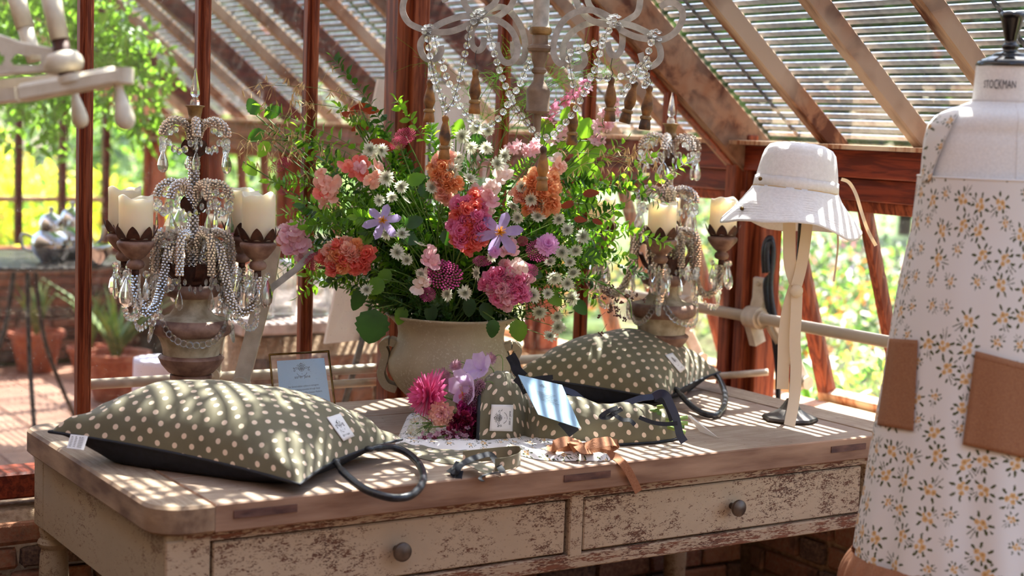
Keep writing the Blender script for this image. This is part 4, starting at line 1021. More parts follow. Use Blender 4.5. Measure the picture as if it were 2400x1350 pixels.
LMK = [(1100, 525, 'coral red spire'), (815, 602, 'orange snapdragon'), (1190, 668, 'hot pink snapdragon'), (1040, 415, 'orange spire'), (1262, 455, 'peach snapdragon'), (762, 445, 'salmon snapdragon'), (693, 562, 'pink bloom by the candle'), (836, 392, 'nodding pink flower'), (897, 517, 'left clematis'), (1172, 545, 'right clematis'), (1283, 574, 'lilac scabious'), (1042, 645, 'large magenta yarrow'), (942, 325, 'crimson yarrow at the post'), (657, 387, 'far left yarrow'), (1340, 340, 'bright broad leaves'), (1460, 720, 'bramble berries'), (872, 765, 'round dark leaf'), (1274, 390, 'lowest wooden tassel'), (850, 262, 'top copper leaves'), (1583, 500, 'right candelabrum candle'), (1055, 745, 'vase rim'), (615, 480, 'brightest candle'), (1320, 235, 'larkspur spike')]
USED = set()
def locate(what, x, y, n=4):
    """a label that places a thing by the nearest bloom one can find"""
    L = sorted(LMK, key=lambda l: (l[0]-x)**2+(l[1]-y)**2)[:n]
    for q in ('', 'partly hidden ', 'deeper set ', 'smaller ', 'paler ', 'half shaded '):
        for lx, ly, nm in L:
            dx, dy = x-lx, y-ly; d = sqrt(dx*dx+dy*dy); a = int(((atan2(-dy, dx)/pi*4)+8.5) % 8)
            w = ('right of', 'upper right of', 'above', 'upper left of', 'left of', 'lower left of', 'below', 'lower right of')[a]
            s_ = q+what+' '+('close ' if d < 45 else 'well ' if d > 110 else '')+w+' the '+nm
            if s_ not in USED: USED.add(s_); return s_
    return s_
# ------------------------------------------------------------ flowers in the vase
rf = random.Random(21)
MOUTH = VB+ZZ*(vz(740)-.01)
def dome(px, py, f=1.0):
    """depth of the bouquet's surface behind a pixel"""
    q = ((px-1060)/420)**2+((py-540)/270)**2
    return 4.30-.25*f*sqrt(max(0, 1-q))
def face(p, tilt=.35):
    """a frame whose +Z looks from p roughly at the viewer"""
    v = (EYE-p).normalized(); n = (v+Vector((rf.gauss(0, tilt), rf.gauss(0, tilt), rf.gauss(.15, tilt)))).normalized()
    x = n.cross(Vector((rf.gauss(0, 1), rf.gauss(0, 1), rf.gauss(0, 1)))).normalized(); return Matrix((x, n.cross(x), n)).transposed()
def petal(mb, a, r0, r1, w, lift=0, cup=0, ruf=0, z0=0, nseg=3, tipw=.3):
    """one petal in the xy plane about the origin at angle a"""
    V = []; F = []; d = Vector((cos(a), sin(a), 0)); s = Vector((-sin(a), cos(a), 0))
    for i in range(nseg+1):
        f = i/nseg; ww = w*(sin(pi*min(.92, .12+f*.62))**.8)*(1 if f < 1 else tipw)
        for j in (-1, 0, 1):
            V.append(d*(r0+(r1-r0)*f)+s*ww*.5*j+ZZ*(z0+lift*f+cup*f*f+(abs(j))*w*.12+ruf*rf.uniform(-1, 1)*f))
    for i in range(nseg):
        for j in range(2): F.append((i*3+j, i*3+j+1, i*3+j+4, i*3+j+3))
    mb.add(V, F)
def protos():
    P = {}
    for k in range(3):   # ruffled double snapdragon bloom
        mb = MB()
        for ring, (n, r1, w, l) in enumerate(((7, .026, .020, .002), (7, .022, .018, .011), (6, .015, .015, .018), (5, .009, .010, .021))):
            for i in range(n): petal(mb, 2*pi*i/n+ring*.5+rf.uniform(-.25, .25), .002, r1*rf.uniform(.8, 1.15), w, l, .003, .0065, ring*.003, 3, .8)
        P['ruffle', k] = mb
    for k in range(2):   # lipped snapdragon bloom
        mb = MB(); mb.ball((0, 0, .004), .010, 8, 6, (1, .9, 1.1))
        for a in (.9, 1.6, 2.3): petal(mb, a, .004, .024, .019, .012, .006, .002, .006, 3, .8)
        for a in (-.7, -1.57, -2.4): petal(mb, a, .004, .020, .018, .004, -.008, .002, .008, 3, .8)
        P['lip', k] = mb
    mb = MB()            # floret head of achillea
    for q in range(120):
        r = .034*sqrt((q+.5)/120); a = q*2.39996; z = .012*(1-(r/.034)**2)
        x, y = r*cos(a), r*sin(a); rr_ = rf.uniform(.0022, .0031)
        mb.cur = 0; mb.lathe((x, y, z), [(rr_, 0), (rr_*.6, .0016), (0, .0010)], 5)
        mb.cur = 1; mb.ball((x, y, z+.0018), .0007, 4, 3)
    P['head', 0] = mb
    for k in range(2):   # astrantia bracts
        mb = MB()
        for i in range(18): petal(mb, 2*pi*i/18+rf.uniform(-.08, .08), .003, .0225*rf.uniform(.85, 1.1), .0062, .004+.003*(i % 2), 0, .0006, 0, 3, .12)
        P['bract', k] = mb
    mb = MB()
    for q in range(46):
        a = q*2.39996; r = .0095*sqrt((q+.5)/46); h = .010*(1-(r/.014)**2)
        mb.tube([(r*.3*cos(a), r*.3*sin(a), .002), (r*cos(a), r*sin(a), h)], .00035, 3, cap=False); mb.ball((r*cos(a), r*sin(a), h), .0009, 4, 3)
    P['pins', 0] = mb
    mb = MB()            # clematis
    for i in range(6): petal(mb, 2*pi*i/6+rf.uniform(-.1, .1), .004, .062*rf.uniform(.9, 1.1), .026, -.004, -.006, .002, 0, 5, .12)
    P['clematis', 0] = mb
    mb = MB()
    for q in range(50):
        a = q*2.39996; r = .004+.014*rf.random(); mb.tube([(0, 0, 0), (r*.6*cos(a), r*.6*sin(a), .010), (r*cos(a), r*sin(a), .014+.004*rf.random())], .0007, 3, cap=False)
    P['stamens', 0] = mb
    mb = MB()            # scabious
    for ring, (n, r0, r1, l) in enumerate(((18, .012, .033, 0), (16, .008, .026, .007), (14, .004, .018, .012), (9, .001, .011, .016))):
        for i in range(n): petal(mb, 2*pi*i/n+ring, r0, r1*rf.uniform(.85, 1.1), .010, l, 0, .002, ring*.004, 3, .8)
    P['scab', 0] = mb
    mb = MB()            # larkspur
    for i in range(5): petal(mb, 2*pi*i/5, .002, .017, .011, .003, 0, .001, 0, 3, .35)
    P['lark', 0] = mb
    mb = MB()            # pointed dahlia
    for ring, (n, r1, w, l) in enumerate(((20, .058, .013, -.016), (20, .055, .013, -.004), (18, .05, .013, .010), (16, .040, .012, .022), (12, .028, .010, .030), (8, .016, .008, .034))):
        for i in range(n): petal(mb, 2*pi*i/n+ring*.31+rf.uniform(-.06, .06), .004, r1*rf.uniform(.88, 1.1), w, l, 0, .0015, ring*.003, 4, .15)
    P['dahlia', 0] = mb
    mb = MB()
    for ring, (n, r1, w, l) in enumerate(((12, .036, .016, .004), (12, .032, .015, .012), (10, .024, .013, .020), (8, .015, .010, .024))):
        for i in range(n): petal(mb, 2*pi*i/n+ring*.31, .003, r1*rf.uniform(.9, 1.1), w, l, 0, .002, ring*.003, 3, .6)
    P['dahlia', 1] = mb
    mb = MB()            # sunflower rays
    for ring in range(2):
        for i in range(20): petal(mb, 2*pi*i/20+ring*.16, .02, .044*rf.uniform(.9, 1.1), .010, .003+ring*.004, 0, .001, 0, 3, .15)
    P['sun', 0] = mb
    mb = MB()            # lilac mallow
    for i in range(5): petal(mb, 2*pi*i/5, .002, .045, .044, .018, .006, .003, i*.0006, 4, .95)
    P['mallow', 0] = mb
    return P
PR = protos(); ME = {}
def pm_(kind, k, *mats):
    key = (kind, k)+mats
    if key not in ME: ME[key] = PR[kind, k].mesh(kind, [M[q] for q in mats], 60)
    return ME[key]
def stem_to(p, sag=.0, r=.0016, src=None):
    p.y = min(p.y, YP-.06)
    s = (src or MOUTH)+Vector((rf.uniform(-.07, .07), rf.uniform(-.07, .07), -.02)) if src is None else src
    mid = s.lerp(p, .5)+ZZ*(.05+sag)*((p-s).length/.4)
    return cr([s, s.lerp(mid, .55)+ZZ*.02, mid, p], 5)
def flower(name, label, cat, group, P, mat='stem', r=.0016):
    o = MB().tube(P, r, 5).build(name, M[mat]); return tag(o, label, cat, group)
def T3(p, R3, s=1): return Matrix.Translation(p) @ R3.to_4x4() @ Matrix.Scale(s, 4)

SNAP = [(1100, 525, 100, 150, ('coral', 'hotpink'), 'ruffle', 'tall coral red ruffled snapdragon at the centre of the bouquet'),
        (815, 602, 135, 85, ('orange', 'coral', 'peach'), 'ruffle', 'orange and coral ruffled snapdragon low on the left'),
        (1190, 668, 120, 105, ('hotpink', 'palepink'), 'ruffle', 'hot pink ruffled snapdragon low above the vase rim'),
        (1040, 415, 66, 125, ('orange', 'peach'), 'ruffle', 'orange snapdragon spire in front of the thick post'),
        (1262, 455, 110, 110, ('peach', 'orange'), 'ruffle', 'peach snapdragon cluster behind the hanging wooden tassel'),
        (762, 445, 52, 90, ('peach', 'coral'), 'lip', 'salmon snapdragon beside the thin left post'),
        (693, 562, 72, 100, ('palepink',), 'lip', 'pale pink snapdragon next to the lit candle'),
        (836, 392, 58, 56, ('palepink', 'coral'), 'lip', 'nodding pink flower under the copper leaves'),
        (882, 415, 34, 56, ('peach',), 'lip', 'small peach snapdragon right of the nodding pink flower'),
        (1005, 602, 50, 50, ('palepink', 'blush'), 'lip', 'blush snapdragon above the magenta flower head'),
        (990, 660, 40, 42, ('blush', 'palepink'), 'lip', 'pale blush bloom left of the magenta flower head'),
        (1146, 455, 50, 80, ('palepink', 'blush'), 'lip', 'pale pink snapdragon tip above the coral spire'),
        (1180, 415, 36, 40, ('blush',), 'lip', 'cream snapdragon bloom near the top centre'),
        (1212, 628, 40, 30, ('blush',), 'lip', 'cream bloom topping the hot pink snapdragon'),
        (1305, 390, 40, 46, ('blush', 'peach'), 'lip', 'small cream bloom under the bright green leaves'),
        (1195, 585, 50, 34, ('palepink',), 'lip', 'pale pink bloom right of the clematis')]
for cx, cy, w, h, cols, kind, lab in SNAP:
    c = at(cx, cy, D=dome(cx, cy)-.01); P = stem_to(c); o = flower('snapdragon', lab, 'flower', None, P, r=.0022)
    n = max(3, int(w*h/(620 if kind == 'ruffle' else 520)))
    for q in range(n):
        a = q*2.39996; f = sqrt((q+.5)/n); px, py = cx+cos(a)*f*w*.44, cy+sin(a)*f*h*.44
        p = at(px, py, D=dome(cx, cy)-.03*sqrt(max(0, 1-f*f))+.012*rf.random())
        g_ = pm_(kind, rf.randrange(3 if kind == 'ruffle' else 2), cols[min(len(cols)-1, int(rf.random()*len(cols)))])
        R3 = face(p, .3)
        inst(g_, 'blossom', o, T3(p, R3, rf.uniform(.75, 1.0)))
ACH = [(657, 387, 62, 30, -.55, 'crimson', 'crimson yarrow head reaching out far left'), (590+22, 460, 0, 0, 0, None, None), (950, 318, 52, 40, -.3, 'crimson', 'crimson yarrow in front of the thick post, upper'), (935, 335, 46, 34, -.5, 'crimson', 'crimson yarrow in front of the thick post, lower'),
       (1042, 645, 86, 74, .3, 'magenta', 'large magenta yarrow head low at the centre'), (1002, 690, 40, 38, 0, 'magenta', 'small magenta yarrow just above the vase rim'), (742, 612, 44, 60, 1.2, 'crimson', 'dark crimson yarrow tucked left of the orange snapdragon'),
       (1242, 635, 40, 36, 0, 'magenta', 'magenta yarrow right of the hot pink snapdragon'), (1262, 588, 60, 56, .3, 'magenta', 'magenta yarrow behind the lilac scabious'), (1130, 612, 46, 28, 0, 'magenta', 'magenta yarrow under the coral spire'), (1225, 565, 26, 26, 0, 'crimson', 'small crimson yarrow beside the clematis'), (662, 450, 20, 16, 0, 'crimson', 'tiny dark yarrow bud cluster left')]
for cx, cy, w, h, rot_, col, lab in ACH:
    if not col: continue
    p = at(cx, cy, D=dome(cx, cy)-.015); o = flower('yarrow', lab, 'flower', None, stem_to(p), r=.0018)
    v = (EYE-p).normalized(); x = (RT*cos(rot_)-UP*sin(rot_)); x = (x-v*x.dot(v)).normalized(); n = (v+ZZ*.35).normalized(); x = (x-n*x.dot(n)).normalized(); y = n.cross(x)
    k = k_at(p); R3 = Matrix((x*(w*k/.068), y*(h*k/.068), n*((w+h)*.5*k/.068))).transposed()
    inst(pm_('head', 0, col, 'blush'), 'flower_head', o, Matrix.Translation(p) @ R3.to_4x4())
AST = [(1046, 340), (940, 437), (905, 418), (905, 545), (942, 550), (930, 592), (985, 645), (1050, 690), (1090, 686), (1290, 615), (1336, 615), (1318, 592), (1300, 650), (1270, 482), (1245, 468), (1215, 510), (1312, 515), (1222, 438), (1145, 306), (1118, 300), (1068, 386), (1025, 378), (1058, 402), (868, 352), (893, 352), (918, 460), (1305, 740), (1310, 768), (1288, 790), (1250, 692), (1284, 688), (1345, 642), (1203, 545), (1120, 640), (880, 365), (1140, 345), (1180, 365), (1350, 590), (1330, 665), (1265, 730), (905, 505), (860, 700-20), (985, 575), (1205, 480), (950, 470), (1105, 345), (1085, 320), (1365, 555), (1330, 540), (955, 610), (1155, 600), (1075, 370), (1010, 440), (1345, 700), (1260, 510), (890, 470), (1165, 385), (1100, 420)]
for i, (x, y) in enumerate(AST):
    p = at(x, y, D=dome(x, y)-.02-.02*rf.random()); o = flower('astrantia', locate('white starry astrantia', x, y), 'flower', 'white astrantias in the vase', stem_to(p), r=.0011)
    R3 = face(p, .42); s = rf.uniform(.75, 1.05)
    inst(pm_('bract', i % 2, 'bract'), 'bracts', o, T3(p, R3, s)); inst(pm_('pins', 0, 'bcentre'), 'centre', o, T3(p, R3, s))
for (x, y, s, a, lab) in ((897, 517, .80, .25, 'lavender clematis flower on the left of the bouquet'), (1172, 545, 1.0, .2, 'lavender clematis flower right of the coral spire')):
    p = at(x, y, D=dome(x, y)-.05); o = flower('clematis', lab, 'flower', None, stem_to(p)); v = (EYE-p).normalized(); v = (v+ZZ*.15).normalized(); xx = (RT*cos(a)+UP*sin(a)); xx = (xx-v*xx.dot(v)).normalized(); R3 = Matrix((xx, v.cross(xx), v)).transposed()
    inst(pm_('clematis', 0, 'lilac'), 'petals', o, T3(p, R3, s)); inst(pm_('stamens', 0, 'yellow'), 'stamens', o, T3(p, R3, s*.9))
for (x, y, s, lab) in ((1283, 574, .95, 'lilac pink scabious flower at the right of the bouquet'), (1160, 590, .5, 'small pale scabious bud under the clematis')):
    p = at(x, y, D=dome(x, y)-.05); o = flower('scabious', lab, 'flower', None, stem_to(p)); inst(pm_('scab', 0, 'scabious'), 'petals', o, T3(p, face(p, .1), s))
LARK = [([(1378, 196), (1362, 208), (1345, 216), (1335, 232), (1318, 238), (1305, 255), (1292, 262), (1282, 280)], 'hotpink', 'hot pink larkspur spike leaning right under the chandelier'),
        ([(1448, 232), (1440, 258), (1432, 278), (1420, 262), (1412, 290), (1424, 300), (1398, 298), (1392, 328)], 'palepink', 'pale pink larkspur spike at upper right of the bouquet'),
        ([(1200, 352), (1214, 346), (1228, 356), (1240, 350), (1252, 342), (1262, 352)], 'palepink', 'pale pink larkspur near the lowest wooden tassel'),
        ([(1318, 312), (1332, 318), (1300, 330), (1395, 330), (1410, 330)], 'palepink', 'sparse pink larkspur above the bright leaves')]
for pts, col, lab in LARK:
    D = dome(*pts[-1])+.02; P = [at(x, y, D=D) for x, y in pts][::-1]; o = flower('larkspur', lab, 'flower', None, cr([MOUTH, MOUTH.lerp(P[0], .5)+ZZ*.06]+P, 4), r=.0016)
    for x, y in pts:
        for q in range(3):
            p = at(x+rf.uniform(-9, 9), y+rf.uniform(-9, 9), D=D+rf.uniform(-.02, .02)); inst(pm_('lark', 0, col if rf.random() < .8 else 'palepink'), 'blossom', o, T3(p, face(p, .8), rf.uniform(.8, 1.1)))

# leafy sprigs
def sprig(P, n, L, w, mat, label, group, seed, r=.0016, start=.35, stem='stem', spread=1, name='leaf_sprig', cat='foliage', whorl=2):
    rr = random.Random(seed); o = MB().tube(P, [r*(1-.6*i/len(P)) for i in range(len(P))], 5).build(name, M[stem]); tag(o, label, cat, group)
    mb = MB(); N = len(P)-1
    for i in range(n):
        f = start+(1-start)*(i+.5)/n; q = f*N; k = min(int(q), N-1); p = P[k].lerp(P[k+1], q-k); T = (P[k+1]-P[k]).normalized()
        a0 = rr.uniform(0, 6.28)
        for j in range(whorl):
            a = a0+j*2*pi/whorl; s = T.cross(Vector((cos(a), sin(a), .3))).normalized(); d = (s*spread+T*.55+ZZ*.1).normalized()
            l = L*rr.uniform(.65, 1.1)*(1-.35*f); mb.leaf(p, d, (T+Vector((rr.gauss(0, .4), rr.gauss(0, .4), rr.gauss(0, .4)))).normalized(), l, w*l/L, rr.uniform(0, .3))
    mb.leaf(P[-1], (P[-1]-P[-2]), RH, L*.7, w*.7)
    mb.build('leaves', M[mat], o, False, kind='stuff'); return o
TIPS = [(783, 140, 1.05), (930, 236, .9), (560, 250, .3), (640, 300, .9), (700, 300, 1), (672, 425, 1), (725, 330, .8), (712, 485, 1), (668, 500, .8), (665, 610, .9), (722, 648, 1), (700, 520, 1), (760, 380, 1), (795, 250, .9), (850, 300, .9), (1530, 362, .9), (1562, 572, 1), (1545, 470, .9), (1500, 640, 1), (1462, 330, .8), (1470, 440, 1), (1420, 500, 1), (1415, 420, 1), (1390, 560, 1), (1440, 560, 1), (1480, 540, .9), (1370, 620, 1), (1400, 660, 1), (1470, 600, .8), (1610, 300+80, .6), (1500, 420, .9), (780, 640, 1), (820, 520, 1), (830, 470, 1), (1010, 300, .7), (740, 560, 1), (610, 420, .5)]
TIPS += [(x+rf.uniform(-45, 45), y+rf.uniform(-35, 45), s) for x, y, s in TIPS[1:] if 640 < x < 1450 and y > 280]
for i, (x, y, s) in enumerate(TIPS):
    p = at(x, y, D=dome(x, y)+rf.uniform(-.06, .12)); P = stem_to(p, rf.uniform(-.05, .12))
    sprig(P, 30, .045, .029, rf.choice(['lgreen', 'lgreen', 'dgreen']), locate('small leaved sprig with its tip', x, y), 'leafy sprigs at the edge of the bouquet', 300+i, start=.3)
for i in range(190):
    a = rf.uniform(0, 2*pi); q = sqrt(rf.random()); x, y = 1065+cos(a)*q*375, 545+sin(a)*q*205
    if y > 720 and abs(x-1055) < 150: y = 700
    p = at(x, y, D=4.30-rf.uniform(-.7, .82)*(4.30-dome(x, y)))
    P = stem_to(p, rf.uniform(-.04, .06)); mt = rf.choices(['lgreen', 'dgreen', 'bgreen'], [.45, .40, .15])[0]
    sprig(P, 24, rf.uniform(.028, .046), rf.uniform(.016, .026), mt, locate('leafy sprig tip', x, y, 8), 'leafy sprigs inside the bouquet', 400+i, start=.30)
# thyme-like fine greenery low left, hanging foliage over the rim
for i in range(34):
    x, y = rf.choice([(rf.uniform(660, 860), rf.uniform(420, 560)), (rf.uniform(820, 1290), rf.uniform(655, 760)), (rf.uniform(840, 1000), rf.uniform(640, 740)), (rf.uniform(1230, 1420), rf.uniform(640, 740))])
    p = at(x, y, D=dome(x, y)+.01); sprig(stem_to(p, -.06), 20, .024, .013, 'dgreen' if y > 600 else 'lgreen', locate('fine leaved sprig tip', x, y, 6), 'fine sprigs low in the bouquet', 600+i, start=.25, whorl=3)
def bigleaf(x, y, L, w, ang, mat, label, D=None, nrm=None, seed=0, src=None, ser=.07):
    """a broad serrated leaf: outline fan with a raised midrib"""
    D = D or dome(x, y)-.02; c = at(x, y, D=D); d = RT*cos(ang)-UP*sin(ang); n0 = ((EYE-c).normalized()+Vector(nrm or (0, 0, .2))).normalized(); s = d.cross(n0).normalized(); n0 = s.cross(d)
    o = MB().tube(cr([src or MOUTH, (src or MOUTH).lerp(c-d*L*.5, .5)+ZZ*.03, c-d*L*.5], 5), .0018, 5).build('broad_leaf', M['stem']); tag(o, label, 'leaf')
    mb = MB(); N = 30; mid = [c-d*L*.5+d*L*i/12-n0*L*.12*((i/12-.4)**2) for i in range(13)]; V = list(mid); F = []
    for sg in (-1, 1):
        b = len(V)
        for i in range(13):
            f = i/12; ww = w*.5*(sin(pi*f**.8))**.7*(1+ser*(-1)**i); V.append(mid[i]+s*sg*ww+n0*ww*.12+d*L*.02*(i % 2))
        for i in range(12): F.append((i, i+1, b+i+1, b+i) if sg < 0 else (i, b+i, b+i+1, i+1))
    mb.add(V, F).build('blade', M[mat], o, 60); return o
bigleaf(872, 765, .092, .088, 1.75, 'dgreen', 'large round dark leaf hanging left of the vase', 4.12)
bigleaf(840, 700, .07, .04, 2.0, 'dgreen', 'dark narrow leaf hanging above the large round leaf', 4.16)
bigleaf(1215, 775, .06, .048, 1.4, 'lgreen', 'serrated green leaf drooping over the right of the vase rim', 4.10)
bigleaf(1155, 770, .05, .035, 1.7, 'dgreen', 'dark green leaf drooping over the vase rim', 4.09)
bigleaf(880, 672, .055, .045, 2.4, 'lgreen', 'bright backlit leaf low on the left')
for i, (x, y, a) in enumerate([(1290, 330, -.6), (1325, 300, -.9), (1350, 340, -.2), (1372, 300, -1.2), (1300, 370, -.4), (1368, 372, .1), (1340, 400, -.5), (1385, 405, .3), (1362, 445, .4), (1275, 300, -2.2), (1335, 270, -1.5), (1310, 265+60, -2.6), (1395, 350, .0), (1378, 470, .6), (1350, 250+40, -1.9)]):
    bigleaf(x, y, .062, .052, a, 'lgreen', locate('broad backlit leaf', x, y), D=4.32+.02*(i % 3), seed=i)['group'] = 'bright broad leaves behind the wooden tassels'
for i, (x, y, a) in enumerate([(975, 420, -.4), (1000, 450, .6), (960, 560, .4), (1075, 300, -1.3), (1120, 330, .2), (1390, 600, 1.0), (940, 740, 1.9), (1360, 720, .9), (1250, 640, .3), (855, 560, 2.5), (1100, 720, 1.6), (1010, 735, 1.6), (1300, 700, .8), (970, 520, -.3), (1050, 560, 1.0), (900, 650, 2.2), (1140, 730, 1.2), (600, 318, 2.6), (618, 350, 2.2), (592, 250, -2), (640, 262, -.4), (586, 395, .8)]):
    o = bigleaf(x, y, .052, .036, a, 'dgreen' if i % 3 else 'lgreen', locate('ovate green leaf', x, y), D=dome(x, y)+.01, seed=i); o['group'] = 'ovate leaves in the bouquet'
for i, (x, y, a, L) in enumerate([(830, 258, -.9, .04), (848, 250, -.3, .045), (868, 258, .1, .05), (812, 268, 3.3, .035), (835, 300, 2.6, .032), (850, 298, .3, .04), (893, 342, .15, .075), (1385, 453, -.1, .045), (1360, 515, .1, .035), (1330, 480, 2.8, .04), (1400, 520, .4, .03), (1075, 545, 1.0, .04)]):
    o = bigleaf(x, y, L, L*.5, a, 'copper', locate('copper red leaf', x, y), D=dome(x, y)-.0, seed=i); o['group'] = 'copper leaves in the bouquet'
# trailing stem with unripe berries at lower right
P = cr([MOUTH, at(1300, 660, D=4.15), at(1400, 660, D=4.15), at(1470, 700, D=4.18), at(1480, 745, D=4.2)], 8); o = MB().tube(P, .0016, 5).build('bramble_stem', M['stem']); tag(o, 'trailing bramble stem with dark unripe berries at lower right of the bouquet', 'foliage')
for i in range(26):
    p = at(1435+rf.gauss(0, 26), 705+rf.gauss(0, 30), D=4.17+rf.uniform(-.03, .03)); mb = MB()
    for q in range(8): mb.ball(p+Vector((rf.gauss(0, .0026), rf.gauss(0, .0026), rf.gauss(0, .0026))), .0026, 6, 4)
    mb.tube([p, p.lerp(P[-10], .25)], .0006, 4); mb.build('berry', M['berry'], o)
# fine grasses
for i, (x, y) in enumerate([(1165, 180), (1230, 200), (1210, 130), (1300, 190), (1410, 170), (1360, 140), (1095, 210), (1440, 190), (1000, 150), (1260, 260), (640, 200), (700, 240), (560, 330), (1180, 250), (1470, 370), (1340, 180), (1500, 380), (620, 330)]):
    oats = x < 720 or x > 1450
    p = at(x, y, D=dome(x, y)+rf.uniform(-.1, .1)); P = stem_to(p, .08, .0008); P = cr(P[::3]+[P[-1]], 4)
    o = tag(MB().tube(P, .0008, 4).build('grass_stem', M['stem']), locate('oat grass spikelets' if oats else 'hair fine grass spray', x, y), 'grass', 'oat grasses' if oats else 'fine grass sprays')
    mb = MB(); rr = random.Random(i)
    for q in range(22 if oats else 40):
        f = rr.uniform(.62, 1); k = min(int(f*(len(P)-1)), len(P)-2); b = P[k]; e = b+Vector((rr.gauss(0, .035), rr.gauss(0, .035), rr.gauss(.01 if not oats else -.01, .03)))
        mb.tube([b, b.lerp(e, .5)+ZZ*.006, e], .0004, 3, cap=False)
        if oats:
            for s in (-1, 1): mb.leaf(e, Vector((rr.gauss(0, .4), rr.gauss(0, .4), -.8)), FH, .024, .0035)
        else: mb.ball(e, .0011, 4, 3)
    mb.build('spikelets', M['straw'] if oats else M['lgreen'], o, False, kind='stuff')

# ------------------------------------------------------------ chandelier
DC = 3.95
ch = thing('chandelier', at(1265, 0, D=DC), 'painted iron chandelier with turned wood stem, bead swags and wooden tassels', 'chandelier')
ctr = at(1262, 200, D=DC)
def cz(py): return at(1262, py, D=DC).z
kc = DC/F_PX
def clathe(name, mat, rows, n=28): 
    b = Vector((ctr.x, ctr.y, 0)); return MB().lathe(b, [(r*kc, cz(py)) for r, py in rows], n).build(name, M[mat], ch, 35)
clathe('upper_stem', 'greypaint', [(19, -330), (19, 40), (20, 58), (24, 66)])
clathe('gilt_ring', 'gilt', [(18, 63), (25, 65), (27, 72), (25, 80), (18, 83)])
clathe('turned_stem', 'turned', [(18, 82), (19, 104), (28, 108), (30, 114), (27, 120), (19, 123), (18, 140), (14, 150), (13, 158), (18, 164), (17, 170), (12, 174), (13, 190), (20, 200), (27, 208), (28, 214), (27, 256), (29, 260), (27, 264), (10, 267), (9, 296), (8, 318), (0, 320)])
def scroll(pts, off, D=DC, sc=(0, 0, 1), w=15, name='scroll_arm'):
    P = cr([at(sc[0]+x/sc[2], sc[1]+y/sc[2], D=D+off) for x, y in pts], 7)
    return MB().tube(P, 0, flat=(.0065, w*kc*.8), nrm=[(UP if 0 else FH) for _ in P]).build(name, M['greypaint'], ch, 40)
def bar_scroll(pts, off, sc=(0, 0, 1)):
    P = cr([at(sc[0]+x/sc[2], sc[1]+y/sc[2], D=DC+off) for x, y in pts], 7)
    return MB().tube(P, 0, flat=(.0155, .009), nrm=FH).build('scroll_arm', M['greypaint'], ch, 40)
L0 = (0, 0, 1); R0 = (1230, 0, 2.935)
bar_scroll([(1044, 4), (1032, -22), (985, -40), (952, -10), (944, 25), (957, 52), (982, 66), (1006, 72)], -.02)
bar_scroll([(1006, 72), (1040, 52), (1085, 38), (1125, 40)], -.02); bar_scroll([(1010, 76), (1055, 74), (1098, 58), (1124, 42)], -.045)
bar_scroll([(1005, 76), (986, 100), (990, 128), (1006, 140), (1024, 136), (1034, 120), (1033, 108)], -.03)
bar_scroll([(1084, -60), (1087, 0), (1100, 26), (1124, 46)], -.01); bar_scroll([(1180, -70), (1163, 0), (1142, 22), (1122, 40)], -.01)
bar_scroll([(1120, 46), (1106, 72), (1106, 104), (1119, 118), (1131, 110), (1135, 88)], -.04)
bar_scroll([(1120, 42), (1150, 22), (1178, 17), (1202, 34), (1222, 66), (1231, 104), (1228, 136), (1216, 145), (1204, 128), (1203, 98)], .02)
bar_scroll([(1124, 47), (1160, 46), (1192, 64), (1210, 94), (1212, 126), (1198, 146), (1180, 144), (1168, 124), (1164, 100)], -.02)
bar_scroll([(1215, -60), (1203, 2), (1185, 26), (1155, 44), (1124, 46)], 0)
bar_scroll([(305, 290), (312, 350), (290, 415), (240, 435), (205, 390), (198, 310), (230, 200), (290, 120), (380, 75), (480, 72), (560, 105), (620, 150)], -.02, R0)
bar_scroll([(400, 360), (415, 420), (385, 462), (325, 468), (275, 425), (262, 340), (300, 250), (390, 180), (500, 152), (610, 165)], .02, R0)
bar_scroll([(340, -160), (352, 0), (400, 90), (480, 148), (620, 172), (720, 130), (785, 60), (800, -160)], 0, R0)
bar_scroll([(425, -160), (432, 0), (475, 70), (570, 125)], .03, R0)
bar_scroll([(630, 165), (668, 220), (668, 320), (635, 378), (590, 368), (568, 290)], -.04, R0)
bar_scroll([(640, 158), (740, 178), (830, 218), (885, 250)], -.03, R0); bar_scroll([(655, 205), (760, 252), (870, 272)], -.05, R0)
bar_scroll([(880, 268), (960, 268), (1045, 210), (1088, 110), (1055, 38), (990, 18), (930, 50)], -.03, R0)
bar_scroll([(890, 268), (928, 330), (930, 405), (875, 455), (825, 445), (795, 365)], -.04, R0)
bm = MB(); bm.ball((0, 0, 0), .0088, 10, 7); bm = bm.mesh('glass_bead', M['crystal'], True)
fl_ = MB(); fl_.ball((0, 0, 0), .0075, 8, 5, (1, 1, .5)); fl_ = fl_.mesh('rosette_bead', M['crystal'], False)
for (x, y, off) in ((1006, 72, -.05), (1120, 40, -.06), (1440, 48, -.06), (1535, 84, -.06), (1126, 36, -.03)):
    for q in range(9):
        a = q*2*pi/9; p = at(x+13*cos(a)*(q > 0), y+13*sin(a)*(q > 0), D=DC+off+.008*(q > 0)); inst(fl_, 'rosette_bead', ch, Matrix.Translation(p))
